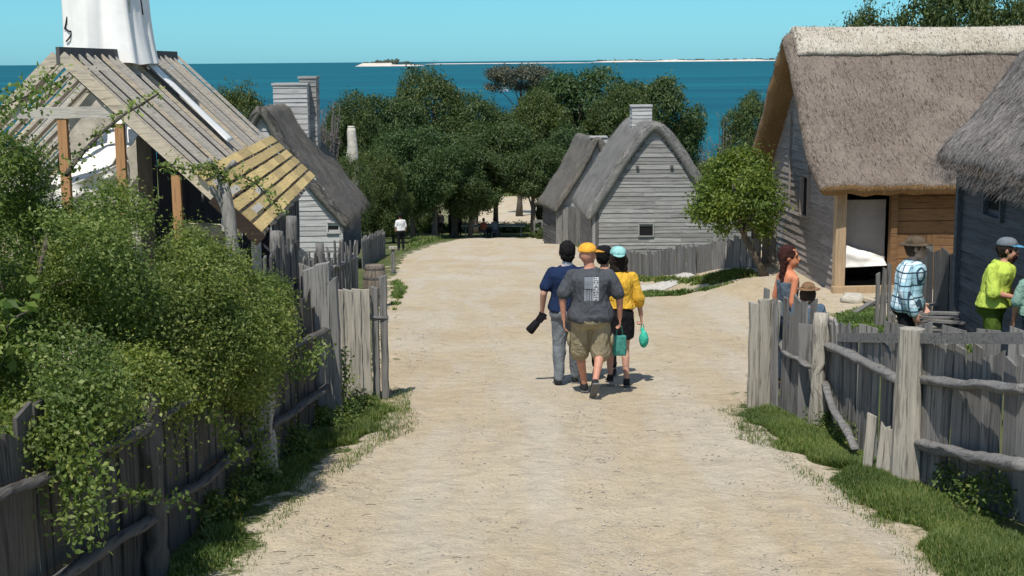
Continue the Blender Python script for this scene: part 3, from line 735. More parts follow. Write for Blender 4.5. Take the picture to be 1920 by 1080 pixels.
# ---------------------------------------------------------------- generic thatched cottage with a gable to the viewer
def cottage(name, label, O, ea, el, hw, zs, apex, eave_a, eave_z, L, wall_m, wall_s, roof_m, over=.45, t=.34, straw=5000, h=.14, wins=(), ends=(), back=True, seed=0, holes_name='window', prof=None, wl=None, wr=None, roofmats=None, disp=.035, sideopen=False):
    fr = Frame(O, ea, el); root = empty(name, O); tag(root, label, 'house')
    g = O[2]
    if prof is None:
        rr = .28; s_ = (apex-eave_z)/eave_a
        prof = [(-eave_a, eave_z), (-eave_a*.62, eave_z+(apex-eave_z)*.36), (-eave_a*.3, eave_z+(apex-eave_z)*.70), (-eave_a*.09, apex-.10), (0, apex), (eave_a*.09, apex-.10), (eave_a*.3, eave_z+(apex-eave_z)*.70), (eave_a*.62, eave_z+(apex-eave_z)*.36), (eave_a, eave_z)]
    roof = thatch('thatched_roof', fr, prof, t, -over, L+over, roof_m, root, straw=straw, seed=seed, mats=roofmats, disp=disp)
    apx = apex-t*.8
    def lim(z):   # half width of the gable wall at height z
        if z <= zs: return hw
        return max(0, hw*(1-(z-zs)/(apx-zs)))
    left = (lambda z: -(lim(z))) if wl is None else (lambda z: wl(z, lim(z))); right = (lambda z: lim(z)) if wr is None else (lambda z: wr(z, lim(z)))
    # solid core behind the boards
    mb = MB(); hw_ = hw-.03
    sect = [(-hw_, g-.4), (hw_, g-.4), (hw_, zs), (0, apx-.08), (-hw_, zs)]
    vs = [fr.W(a, l, z) for l in (.03, L-.03) for a, z in sect]
    mb.add(vs, [(0,1,2,3,4),(9,8,7,6,5)]+[(i,i+5,(i+1)%5+5,(i+1)%5) for i in range(5)]); mb.build('wall_core', M['darkw'], root)
    holes = [(a0_-.0, a1_+.0, z0_, z1_) for (a0_,a1_,z0_,z1_) in wins]
    mb = MB(); clapboards(mb, fr.W(0,0,g), fr.ea, -fr.el, g-.15, apx, left, right, h, holes); mb.build('gable_wall', wall_m, root)
    for sg in (-1, 1):
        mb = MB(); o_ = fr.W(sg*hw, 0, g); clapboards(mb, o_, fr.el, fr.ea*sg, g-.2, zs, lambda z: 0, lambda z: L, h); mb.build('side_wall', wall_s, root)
        mb = MB(); mb.beam(fr.W(sg*(hw+.015),-.012,g-.3), fr.W(sg*(hw+.015),-.012,zs+.1), .12, .10, up=fr.el); mb.build('corner_post', wall_m, root)
    for (a0_,a1_,z0_,z1_) in wins: opening(fr.W(0,0,g), fr.ea, -fr.el, a0_, a1_, z0_, z1_, root, wall_m)
    for (a_, z_) in ends:
        mb = MB(); mb.beam(fr.W(a_,.02,z_), fr.W(a_,-.13,z_), .12, .11); mb.build('beam_end', M['darkw'], root)
    return fr, root
def chimney(root, fr, a, l, wa, wl_, z0, z1, wall_m, wall_s, taper=.06, h=.13, cap=True):
    c = fr.W(a, l, z0); mb = MB()
    for sg, (u_, n_, hw_, hd) in enumerate(((fr.ea, -fr.el, wa/2, wl_/2), (fr.el, fr.ea, wl_/2, wa/2), (fr.el, -fr.ea, wl_/2, wa/2), (fr.ea, fr.el, wa/2, wl_/2))):
        clapboards(mb, c+n_*hd, u_, n_, z0, z1, lambda z: -hw_-.02, lambda z: hw_+.02, h)
    mb.box((c.x, c.y, (z0+z1)/2-.02), (wa*.96, wl_*.96, z1-z0))
    ch = mb.build('chimney', wall_m, root)
    mb = MB(); mb.box((c.x, c.y, z1+.03), (wa+.12, wl_+.12, .07)); mb.build('cap_board', wall_m, ch)
    return ch

# left thatched cottage with the boarded chimney
gx, gy = xy_at(500, 45.0); gB = G(gx, gy)
f2 = P(555, 200, 52.2); elB = (f2.x-gx, f2.y-gy); elB = Vector((elB[0], elB[1], 0)).normalized(); eaB = (elB.y, -elB.x)
apexB = P(500, 200, 45).z; evB = P(655,418,45).z
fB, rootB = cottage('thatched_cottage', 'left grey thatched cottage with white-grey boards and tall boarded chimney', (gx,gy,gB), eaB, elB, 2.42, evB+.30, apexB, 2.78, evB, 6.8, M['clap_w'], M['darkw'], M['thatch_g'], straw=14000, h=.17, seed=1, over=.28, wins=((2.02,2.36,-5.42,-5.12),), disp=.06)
chimney(rootB, fB, .3, 5.0, 1.15, 1.0, apexB-1.4, P(560,158,50).z, M['clap_w'], M['clap_wy'], h=.19)
chimney(rootB, fB, .85, 5.5, .55, .9, apexB-1.9, P(560,146,50.5).z, M['clap'], M['clap_wy'], h=.19)
# centre cottage
gx, gy = xy_at(1226, 58.0); gC = -8.12
apexC = P(1222, 226, 58).z; evC = P(1092,404,58).z
def rC(z, lim): return lim if z > -6.45 else max(lim, 2.42+min(1.7, max(0, (-6.0-z)*1.25)))
_A=2.98; _h=apexC-evC; profC=[(q*_A, evC+_h*z_) for q,z_ in ((-1,0),(-.73,.33),(-.44,.68),(-.19,.925),(0,1),(.19,.925),(.44,.68),(.73,.33),(1,0))]
fC, rootC = cottage('thatched_cottage', 'centre thatched cottage with grey gable, one small square window and short chimney', (gx,gy,gC), (1,0), (-.035,1), 2.50, -6.2, apexC, 2.85, evC, 6.6, M['clap'], M['clap_y'], M['thatch_l'], straw=9000, h=.17, seed=5, prof=profC, over=.28, t=.44,
    wins=((-.62,-.06,P(1200,441,58).z,P(1200,419,58).z),), ends=((-.72,P(1192,311,58).z),(.70,P(1252,310,58).z),(2.1,P(1320,412,58).z)), wr=rC, disp=.03)
chimney(rootC, fC, -.20, 3.0, .82, .8, apexC-.8, P(1195,198,61).z, M['clap_w'], M['clap_wy'], h=.16)
mb = MB()
for k in range(10):
    w_ = .28; mb.plank(fC.W(2.43+k*.2, .6, gC-.2), fC.W(2.43+k*.2, .6, -6.35-.12*k), .21, .05, -fC.el)
mb.build('lean_to_wall', M['grey'], rootC)
mb = MB(); mb.beam(fC.W(-2.47,.05,gC-.1), fC.W(-2.47,.05,evC+.3), .3, .2, up=fC.el); mb.build('door_post', M['darkw'], rootC)
# cottage behind, to the left
gx, gy = xy_at(1118, 72.0); gD = G(gx, gy)
apexD = P(1118, 258, 72).z; evD = P(1036,390,72).z
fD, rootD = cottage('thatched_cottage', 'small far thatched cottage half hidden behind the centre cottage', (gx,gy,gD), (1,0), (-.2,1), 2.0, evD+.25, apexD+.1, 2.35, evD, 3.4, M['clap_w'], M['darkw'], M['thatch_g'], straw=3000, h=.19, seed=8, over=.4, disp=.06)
chimney(rootD, fD, .18, .3, .75, .7, apexD-1.6, apexD+.05, M['clap_w'], M['clap_wy'], h=.19)
mb = MB(); mb.plank(fD.W(-1.9,-.08,evD-.1), fD.W(1.6,-.08,evD-.1), .3, .04, -fD.el)
for k in range(12): mb.plank(fD.W(-1.95+k*.33,-.12,gD-.2), fD.W(-1.95+k*.33,-.12,evD+.12), .31, .04, -fD.el)
mb.build('plank_skirting', M['grey'], rootD)
# lone chimney standing among the left trees
cx_, cy_ = xy_at(665, 74); g_ = G(cx_, cy_); z1_ = P(665,238,74).z
rt = empty('chimney_stack', (cx_, cy_, g_)); tag(rt, 'pale rounded chimney poking out of the trees left of the lane', 'chimney')
mb = MB(); mb.tube([(cx_,cy_,g_),(cx_,cy_,z1_-1.6),(cx_+.05,cy_,z1_-.9),(cx_,cy_,z1_-.2),(cx_,cy_,z1_)], [.42,.34,.27,.25,.2], 14, .12); mb.build('stack', M['stone'], rt, True)
mb = MB(); mb.tube([(cx_,cy_,z1_),(cx_,cy_,z1_+.1)], [.2,.18], 12); mb.build('cap', M['stone'], rt, True)

# ---------------------------------------------------------------- big brown thatched house on the right
hE = hit(1568, 549); gE = -4.42
xN, yN = xy_at(1568, depth_of(hE)); xF, yF = xy_at(1447, 31.4)
ea = Vector((xN-xF, yN-yF, 0)); hwE = ea.length/2; ea.normalize(); el = Vector((-ea.y, ea.x, 0))
if el.x < 0: el = -el
fE = Frame(((xN+xF)/2, (yN+yF)/2, gE), ea, el); rootE = empty('thatched_house', fE.O); tag(rootE, 'big brown-grey thatched house with cream ridge and open front doorway', 'house')
DE = depth_of(fE.O)
apexE = P(1480,62,DE).z; evE = P(1600,338,DE-hwE-.5).z; zsE = evE-.05; eaE = hwE+.55; LE = 6.0
hh = apexE-evE
profE = [(-eaE-.05, evE-.06), (-eaE*.66, evE+hh*.34), (-eaE*.33, evE+hh*.70), (-eaE*.09, apexE-.13), (0, apexE), (eaE*.09, apexE-.13), (eaE*.30, evE+hh*.70), (eaE*.60, evE+hh*.34), (eaE*.84, evE+hh*.09), (eaE, evE)]
thatch('thatched_roof', fE, profE, .36, -.50, LE, M['thatch_b'], rootE, straw=8000, seed=12, strawlen=.11, mats=[M['thatch_b'], M['thatch_u']], step=.11, disp=.03, round_=.16, sag=.03)
_ra = [p[0] for p in profE]; _rz = [p[1] for p in profE]
profR = [(a_*1.04, float(np.interp(a_, _ra, _rz))+.12) for a_ in (-.7,-.45,-.2,0,.2,.4,.62)]
thatch('ridge_cap', fE, profR, .17, -.34, LE+.02, M['ridge'], rootE, straw=2500, seed=14, strawlen=.06, step=.07, disp=.012, round_=.1, sag=.03)
apx = apexE-.30
def limE(z): return hwE if z <= zsE else max(0, hwE*(1-(z-zsE)/(apx-zsE)))
mb = MB(); h_ = hwE-.04
sect = [(-h_,gE-.3),(h_,gE-.3),(h_,zsE),(0,apx-.1),(-h_,zsE)]
# left gable core only; the front stays open at the doorway
vs = [fE.W(a,l,z) for l in (.03,.12) for a, z in sect]
mb.add(vs, [(0,1,2,3,4),(9,8,7,6,5)]+[(i,i+5,(i+1)%5+5,(i+1)%5) for i in range(5)]); mb.build('gable_core', M['darkw'], rootE)
pw = [P(1511,402,28.7), P(1523,402,28.2)]; wa = sorted((Vector((p.x,p.y,0))-Vector((fE.O.x,fE.O.y,0))).dot(fE.ea) for p in pw)
wz0, wz1 = P(1517,404,28.4).z, P(1517,330,28.4).z
mb = MB(); clapboards(mb, fE.W(0,0,gE), fE.ea, -fE.el, gE-.1, apx, lambda z: -limE(z), lambda z: limE(z), .145, [(wa[0],wa[1],wz0,wz1)], jit=.012, proud=.04)
mb.build('gable_wall', M['clap_wy'], rootE)
opening(fE.W(0,0,gE), fE.ea, -fE.el, wa[0], wa[1], wz0, wz1, rootE, M['clap_y'])
for a_ in (-hwE*.35, hwE*.25):
    mb = MB(); mb.beam(fE.W(a_,-.06,zsE-.8), fE.W(a_,-.06,zsE+hh*.5*(1-abs(a_)/hwE)+.3), .04, .03, up=fE.ea); mb.build('batten', M['clap_y'], rootE)
def lE(px, D=None): # l coordinate of a pixel column on the front wall plane
    lo, hi = -2, 12
    for _ in range(40):
        m_ = (lo+hi)/2; q = fE.W(hwE, m_, -3.3); x = 960+(q.dot(_r)/q.dot(_f))*F_PX
        if x < px: lo = m_
        else: hi = m_
    return lo
l1, l2, l3 = lE(1583), lE(1668), lE(1800)
mb = MB(); mb.beam(fE.W(hwE,l1/2-.02,gE-.05), fE.W(hwE,l1/2-.02,zsE+.2), l1+.05, .2, up=fE.ea); mb.build('door_post', M['tanpost'], rootE)
mb = MB(); mb.beam(fE.W(hwE,l2+.06,gE-.05), fE.W(hwE,l2+.06,zsE+.2), .12, .16, up=fE.ea); mb.build('door_post', M['brown'], rootE)
mb = MB(); mb.beam(fE.W(hwE+.12,-.1,gE+.05), fE.W(hwE+.12,l2+.3,gE+.05), .16, .14); mb.build('door_sill', M['tanpost'], rootE)
mb = MB(); mb.beam(fE.W(hwE+.02,-.05,zsE+.14), fE.W(hwE+.02,LE-.1,zsE+.14), .12, .16); mb.build('wall_plate', M['brown'], rootE) if False else None
mb = MB(); z = gE-.1
while z < zsE+.05: mb.beam(fE.W(hwE-.02,l2+.13,z+.12), fE.W(hwE-.02,LE-.1,z+.12), .05, .232+random.uniform(-.004,.004), up=(0,0,1)); z += .24
mb.build('front_wall', M['brown'], rootE)
mb = MB(); mb.beam(fE.W(-hwE+.05,0.1,(gE+zsE)/2), fE.W(-hwE+.05,LE,(gE+zsE)/2), .06, zsE-gE+.4); mb.build('rear_wall', M['darkw'], rootE)
mb = MB(); mb.beam(fE.W(-hwE,LE-.1,(gE+apx)/2-.6), fE.W(hwE,LE-.1,(gE+apx)/2-.6), .06, zsE-gE+1.3); mb.build('end_wall', M['darkw'], rootE)
zc0, zc1 = P(1620,466,26.8).z, P(1620,372,26.8).z
mb = MB(); mb.beam(fE.W(hwE-.22,l1+.02,(zc0+zc1)/2-.1), fE.W(hwE-.22,l2-.02,(zc0+zc1)/2-.1), .03, zc1-zc0+.2); mb.build('door_panel', plain('grey_door_panel', (.34,.31,.285), .9, .08, 8, .1), rootE)
zs_ = P(1620,498,26.8).z
o = sheet('door_cloth', [fE.W(hwE-.12,l1+.02,zc0+.12), fE.W(hwE-.16,l2-.02,zc0-.16), fE.W(hwE-.02,l2-.02,zs_+.03), fE.W(hwE-.02,l1+.02,zs_-.0)], M['cloth'], 'white cloth slung across the doorway of the big thatched house', 'cloth', amp=.035, fq=2.2, seed=6)
mb = MB(); mb.box(fE.W(hwE-.75,(l1+l2)/2,gE+.1), (l2-l1, .8, .1)); mb.build('black_shade_floor', M['black'], rootE)  # floor coloured black to paint the darkness of the room

# ---------------------------------------------------------------- dark thatched house at the right edge
gF = -4.1; rF = empty('thatched_house', (6.75, 20.6, gF)); tag(rF, 'dark straw thatched house cut by the right edge with boards coloured dark for their shade', 'house')
fF = Frame((9.25, 20.7, gF), (1,0), (.0,-1)); evF = P(1766,292,20.3).z; LF = 8.2
xe = P(1764,292,20.3).x-9.25
rz = evF+(2.95)*1.26
profF = [(xe, evF-.02), (xe*.82, evF+.55), (xe*.5, evF+(rz-evF)*.5), (xe*.2, rz-.55), (0, rz), (-xe*.2, rz-.55), (-xe*.5, evF+(rz-evF)*.5), (-xe, evF)]
thatch('thatched_roof', fF, profF, .42, -.15, LF, M['thatch_d'], rF, straw=24000, seed=21, strawlen=.15, mats=[M['thatch_d'], M['thatch_u']], step=.12, disp=.05, round_=.25, sag=.02)
xw = 6.78-9.25
pwa, pwb = P(1840,400,19.7), P(1858,400,19.2)
w0, w1 = 20.7-pwb.y, 20.7-pwa.y; w0, w1 = min(w0,w1), max(w0,w1)+.15
mb = MB(); clapboards(mb, fF.W(xw,0,gF), fF.el, -fF.ea, gF-.3, evF+.12, lambda z: 0, lambda z: LF-.3, .19, [(w0,w1,-2.2,-1.65)]); mb.build('side_wall', M['blue'], rF)
mb = MB(); mb.beam(fF.W(xw+.06,0.03,(gF+evF)/2+.1), fF.W(xw+.06,LF-.3,(gF+evF)/2+.1), .06, evF-gF+.2); mb.build('wall_core', M['darkw'], rF)
opening(fF.W(xw,0,gF), fF.el, -fF.ea, w0, w1, -2.2, -1.65, rF, M['blue'])
mb = MB(); clapboards(mb, fF.W(xw,0,gF), fF.ea, -fF.el, gF-.3, evF+.1, lambda z: 0, lambda z: -2*xw, .19); mb.build('end_wall', M['blue'], rF)
mb = MB(); mb.beam(fF.W(xw-.03,-.03,gF-.3), fF.W(xw-.03,-.03,evF+.08), .14, .12, up=fF.el); mb.build('corner_post', M['blue'], rF)
# straw fringe hanging under the eave
rnd = random.Random(4); mb = MB()
for _ in range(5200):
    l = rnd.uniform(-.1, LF-.2); p = fF.W(xe+rnd.uniform(-.05,.30), l, evF-rnd.uniform(.02,.34)*1.0)
    e = p+Vector((rnd.uniform(-.10,.02), rnd.uniform(-.05,.05), -rnd.uniform(.03,.12))); s = Vector((.0,.007,0))
    mb.add([p-s, p+s, e+s*.3, e-s*.3], [(0,1,2,3)])
mb.build('straw_fringe', M['thatch_d'], rF)
# ================================================================== fences
def fence_line(root, pts, h, wr=(.10,.2), gap=.012, nrm=None, mat='grey', name='picket_panel', hj=.06, lean=.03, skip=0, t=.025, base=-.15, hfn=None):
    mb = MB()
    for i in range(len(pts)-1):
        A = Vector((pts[i][0], pts[i][1], 0)); B = Vector((pts[i+1][0], pts[i+1][1], 0)); L = (B-A).length; d = (B-A)/L
        n = nrm or Vector((d.y, -d.x, 0)); s = 0
        while s < L:
            w_ = random.uniform(*wr); p = A+d*(s+w_/2)
            if random.random() >= skip:
                hh = (h if hfn is None else hfn((s+w_/2)/L))+random.uniform(-hj,hj); g = G(p.x, p.y)
                tp = Vector((p.x, p.y, g+hh))+d*random.uniform(-lean,lean)+n*random.uniform(-.02,.02)
                mb.plank(Vector((p.x,p.y,g+base))+n*random.uniform(-.008,.008), tp, w_, t, n, slant=.035, taper=random.uniform(0,.12))
            s += w_+gap+random.uniform(0,.015)
    return mb.build(name, M[mat] if isinstance(mat, str) else mat, root)
def log_between(root, p0, p1, r, name='rail', mat='grey_h', flat=.62, amp=.05, rough=.35, bulge=None):
    mb = MB(); pts = wob([p0, p1] if not isinstance(p0, list) else p0, amp, .10, random.random()*60); n = len(pts); rough *= .55; amp *= .8
    rr = [r*(1+.22*noise.noise(Vector((i*.35, r*50, 1)))) for i in range(n)]
    mb.tube(pts, rr, 14, rough*1.3, flat, fr=9); return mb.build(name, M[mat], root, True)
def stake(root, base, top, r, name='post', mat='pale', rough=.25, flat=.85, n=18, amp=.03, tap=.9):
    mb = MB(); pts = wob([base, top], amp, .12, random.random()*60); k = len(pts)
    mb.tube(pts, [r*(1-(1-tap)*i/(k-1))*(1+.08*math.sin(i*.9)) for i in range(k)], n, rough, flat, fr=7); return mb.build(name, M[mat], root, True)
def up(p, h): return Vector((p[0], p[1], p[2]+h))
M['midgrey'] = wood('mid_grey_post_wood', (.27,.26,.24), 'Z', vary=.3, dark=.42, bmp=.9)
# near left fence along the lane
p500 = hit(500, 893); p612 = hit(612, 796); p290 = hit(288, 1076)
pst = [(-2.95, 4.6), (p290.x, p290.y), (p500.x, p500.y), (p612.x, p612.y)]
rt = empty('paling_fence', (p290.x, p290.y, p290.z)); tag(rt, 'long dark paling fence under the shrubs at the left of the lane', 'fence')
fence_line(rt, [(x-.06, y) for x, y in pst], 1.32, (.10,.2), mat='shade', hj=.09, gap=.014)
for i in range(3):
    a = Vector((pst[i][0]+.04, pst[i][1], G(*pst[i]))); b_ = Vector((pst[i+1][0]+.04, pst[i+1][1], G(*pst[i+1])))
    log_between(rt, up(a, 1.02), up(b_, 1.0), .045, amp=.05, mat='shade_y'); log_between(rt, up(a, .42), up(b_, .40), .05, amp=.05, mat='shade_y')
stake(rt, up(p290,-.1), up(p290,1.22)+Vector((.03,0,0)), .10, mat='shade'); stake(rt, up(p500,-.1), up(p500,1.05), .09, mat='pale', rough=.4)
hP = P(612, 487, depth_of(p612)).z-p612.z
mb = MB()
for k, (dx, hh_, w_) in enumerate(((-.10, hP*.97, .13), (.02, hP, .14), (.12,hP*.9,.10))): mb.plank(up(p612,-.1)+Vector((dx,0,0)), up(p612,hh_)+Vector((dx-.02,.0,0)), w_, .16, (0,-1,0), jit=.02, slant=.04, segs=9)
mb.build('post', M['midgrey'], rt)
# split-plank gate post group beside it
q0, q1 = hit(640, 752), hit(722, 750); rt = empty('plank_gate', tuple(q0)); tag(rt, 'pale rough split-plank gate end standing by the lane', 'gate')
D_ = depth_of(q0); hgt = P(640, 536, D_).z-q0.z; n = 6
for k in range(n):
    f_ = k/(n-1); p = q0.lerp(q1, f_); hh_ = hgt*random.uniform(.97,1.01) if k < 4 else hgt*(1.0 if k == 4 else 1.1)
    mb = MB(); mb.plank(up(p,-.12)+Vector((0,.1*(k > 3),0)), up(p,hh_)+Vector((0,.1*(k > 3),0)), .105 if k < 4 else .075, .06+.05*(k > 3), (0,-1,0), jit=.012, slant=.02, segs=14, taper=.02)
    mb.build('plank', M['pale'] if k < 4 else M['grey'], rt)
log_between(rt, up(q0,.95)+Vector((-.02,.09,0)), up(q1,.95)+Vector((.05,.09,0)), .05)
# barrel
bx_, by_ = hit(704, 574).xy; gb = G(bx_, by_); rt = empty('wooden_barrel', (bx_, by_, gb)); tag(rt, 'old wooden barrel standing on the left verge behind the gate end', 'barrel')
M['barrel'] = wood('barrel_staves', (.25,.21,.17), 'Z', vary=.3, dark=.5)
mb = MB(); hB = .86
for k in range(18):
    t0 = 2*math.pi*k/18+.015; t1 = 2*math.pi*(k+1)/18-.015; vs = []
    for j in range(9):
        v_ = j/8; r_ = .19+.055*math.sin(math.pi*v_); z = gb+v_*hB
        for rr_, tt in ((r_,t0),(r_,t1),(r_-.02,t1),(r_-.02,t0)): vs.append((bx_+math.cos(tt)*rr_, by_+math.sin(tt)*rr_, z))
    fs = [(3,2,1,0)]
    for j in range(8):
        for e in range(4): fs.append((j*4+e, j*4+(e+1)%4, j*4+4+(e+1)%4, j*4+4+e))
    fs.append((32,33,34,35)); mb.add(vs, fs)
mb.build('staves', M['barrel'], rt)
for v_ in (.08,.3,.7,.92):
    r_ = .193+.055*math.sin(math.pi*v_); mb = MB(); nseg = 28; vs = []
    for k in range(nseg):
        t = 2*math.pi*k/nseg
        for rr_, zz in ((r_,-.018),(r_+.006,-.018),(r_+.006,.018),(r_,.018)): vs.append((bx_+math.cos(t)*rr_, by_+math.sin(t)*rr_, gb+v_*hB+zz))
    fs = [(k*4+e, k*4+(e+1)%4, ((k+1)%nseg)*4+(e+1)%4, ((k+1)%nseg)*4+e) for k in range(nseg) for e in range(4)]
    mb.add(vs, fs); mb.build('hoop', M['darkw'], rt)
mb = MB(); mb.tube([(bx_,by_,gb+hB-.03),(bx_,by_,gb+hB-.01)], .18, 18); mb.build('lid', M['barrel'], rt)
# dark palisade behind the shrubs and pickets before the left cottage
rt = empty('palisade', (-2.9, 15.2, G(-2.9,15.2))); tag(rt, 'dark plank palisade between the shrubs and the gate end', 'fence')
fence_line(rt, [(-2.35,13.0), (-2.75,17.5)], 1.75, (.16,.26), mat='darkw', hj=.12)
fence_line(rt, [(-3.9,17.5), (-2.2,16.6)], 1.35, (.14,.24), mat='grey', hj=.12)
rt = empty('picket_fence', (-4.2, 25, G(-4.2,25))); tag(rt, 'rough grey picket fence before the left thatched cottage', 'fence')
A = P(545,470,21); B = P(668,470,31)
fence_line(rt, [(A.x,A.y), (B.x,B.y)], 1.2, (.12,.22), mat='grey', hj=.2, skip=.06, lean=.08, gap=.03)
log_between(rt, up(Vector((A.x,A.y,G(A.x,A.y))),.9), up(Vector((B.x,B.y,G(B.x,B.y))),.9), .05, mat='grey_y')
for px, D__, h_ in ((520,20.5,1.75),(548,20.8,1.95),(600,24,1.45)):
    p = P(px,500,D__); p = Vector((p.x,p.y,G(p.x,p.y))); stake(rt, up(p,-.2), up(p,h_), .09, mat='grey')
# small fences near the far end
rt = empty('picket_fence', tuple(hit(690,505))); tag(rt, 'short dark fence on the left verge past the left cottage', 'fence')
fence_line(rt, [hit(680,505).xy, hit(722,478).xy], 1.0, (.14,.24), mat='grey', hj=.1)
rt = empty('rail_fence', tuple(hit(1005,444))); tag(rt, 'low grey railing at the far right end of the lane', 'fence')
a, b_ = hit(1002,446), hit(1036,448); b_ = Vector((b_.x, a.y, G(b_.x,a.y)))
for q in (a, a.lerp(b_,.5), b_): stake(rt, up(q,-.1), up(q,1.15), .09, mat='grey', n=8)
mb = MB(); mb.beam(up(a,1.1), up(b_,1.1), .08,.16); mb.build('rail', M['grey_h'], rt); mb = MB(); mb.beam(up(a,.6)+Vector((0,-.1,0)), up(b_,.6)+Vector((0,-.1,0)), .06,.16); mb.build('rail', M['grey_h'], rt)
# paling fence before the centre cottage
c0, c1, c2 = hit(1172,512), hit(1300,515), hit(1418,503); rt = empty('paling_fence', tuple(c0)); tag(rt, 'low pale grey paling fence in front of the centre cottage', 'fence')
fence_line(rt, [c0.xy, c1.xy, c2.xy], .66, (.14,.42), mat='grey', hj=.05, gap=.004)
fence_line(rt, [hit(1408,500).xy, (hit(1452,492)).xy], 1.15, (.14,.28), mat='grey', hj=.05, gap=.004)
# right fence
pA, pB, pC = hit(1426,764), hit(1530,806), hit(1698,898)
pR = Vector((4.25, 7.6, 0)); pR.z = G(pR.x,pR.y)
rt = empty('rail_fence', tuple(pC)); tag(rt, 'rough grey log and paling fence round the yard at the right of the lane', 'fence')
hC = P(1698,607,depth_of(pC)).z-pC.z; hA = P(1430,556,depth_of(pA)).z-pA.z; hBp = P(1528,578,depth_of(pB)).z-pB.z
mb = MB()
for dx, k, w_ in ((-.09,.97,.10),(.0,1.0,.12),(.10,.985,.10)): mb.plank(up(pA,-.15)+Vector((dx,0,0)), up(pA,hA*k)+Vector((dx*1.15+.02,0,0)), w_, .12, (0,-1,0), jit=.015, slant=.03, segs=10)
mb.build('post', M['pale'], rt)
stake(rt, up(pB,-.1), up(pB,hBp)+Vector((.03,0,0)), .085, mat='pale', rough=.45, amp=.06, tap=.75)
mb = MB(); mb.tube([up(pC,-.2), up(pC,.05), up(pC,.35), up(pC,.7), up(pC,1.0), up(pC,hC)], [.155,.14,.125,.12,.112,.105], 7, .12, .9); mb.build('post', M['pale'], rt)
bk = Vector((.05,.13,0))
pA2, pB2, pC2, pR2 = pA+bk, pB+bk+Vector((.06,0,0)), pC+bk, pR+bk*1.0
fence_line(rt, [pA2.xy, pB2.xy], 1.18, (.07,.15), mat='grey', hj=.14, lean=.10, gap=.02)
fence_line(rt, [pB2.xy, pC2.xy], 1.06, (.07,.15), mat='grey', hj=.05, lean=.05, gap=.022, skip=.05)
fence_line(rt, [pC2.xy, pR2.xy], 1.2, (.10,.19), mat='grey', hj=.05, gap=.010)
fence_line(rt, [(pC2+Vector((-.36,.12,0))).xy, (pC2+Vector((-.06,-.10,0))).xy], .50, (.05,.09), mat='pale', hj=.12, lean=.08, gap=.02)
dC, dB, dA, dR = depth_of(pC), depth_of(pB), depth_of(pA), depth_of(pR)
log_between(rt, P(1548,648,dB-.05), P(1688,712,dC-.02), .062, rough=.4, amp=.05)
log_between(rt, [P(1460,640,dA), P(1485,672,(dA+dB)/2), P(1522,684,dB)], None, .05, flat=.5)
log_between(rt, P(1545,722,dB-.1), P(1606,842,dC+.6), .04, name='brace')
log_between(rt, P(1718,712,dC-.05), P(1925,732,9.55), .062, rough=.45, amp=.04); log_between(rt, P(1925,732,9.5), up(pR,.75), .06)
log_between(rt, P(1716,832,dC-.05), P(1925,876,9.55), .072, rough=.5, amp=.04); log_between(rt, P(1925,876,9.5), up(pR,.3), .07)
mb = MB()
tb = [P(1548,632,dB+.12), P(1690,634,dC+.10), P(1925,634,9.75)]
for i in range(2): mb.beam(tb[i]+Vector((0,-.0,0)), tb[i+1], .05, .085)
mb.build('rail', M['grey_h'], rt)
# second paling row across the yard (far side of the pen)
rt = empty('paling_fence', (4.8, 14.2, G(4.8,14.2))); tag(rt, 'square-topped grey paling row behind the right rail fence', 'fence')
A = P(1500,640,14.0); B = P(1935,640,13.4)
fence_line(rt, [A.xy, B.xy], P(1700,612,13.7).z-G(5,13.4), (.16,.27), mat='grey', hj=.03, gap=.05, lean=.015)
# dark plank screen and its neighbours behind the plaid jacket
rt = empty('plank_screen', (6.1, 22.4, -4.4)); tag(rt, 'tall dark plank screen between the two right thatched houses', 'fence')
A = P(1704,560,23.2); B = P(1795,575,22.0)
fence_line(rt, [A.xy, B.xy], 1.28, (.10,.17), mat='darkw', hj=.08)
rt = empty('plank_post', tuple(up(A,0))); tag(rt, 'grey split post standing taller beside the dark plank screen', 'post')
rt.location = (A.x, A.y-.12, G(A.x,A.y))
for dx, h_ in ((-.0,1.42),(.14,1.30),(.27,1.38)):
    mb = MB(); mb.plank((A.x+dx,A.y-.12,G(A.x,A.y)-.1), (A.x+dx,A.y-.12,G(A.x,A.y)+h_), .12, .05, (0,-1,0)); mb.build('plank', M['grey'], rt)
A = P(1652,520,22.5); rt = empty('stake_bundle', (A.x, A.y, G(A.x,A.y))); tag(rt, 'upright bundle of old stakes left of the plaid jacket', 'stakes')
for k in range(6):
    x = A.x+.07*k-.05; mb = MB(); mb.plank((x,A.y+random.uniform(-.1,.1),G(x,A.y)-.1), (x+random.uniform(-.04,.04),A.y,G(x,A.y)+random.uniform(.8,1.15)), .06,.05,(0,-1,0)); mb.build('stake', M['grey'], rt)
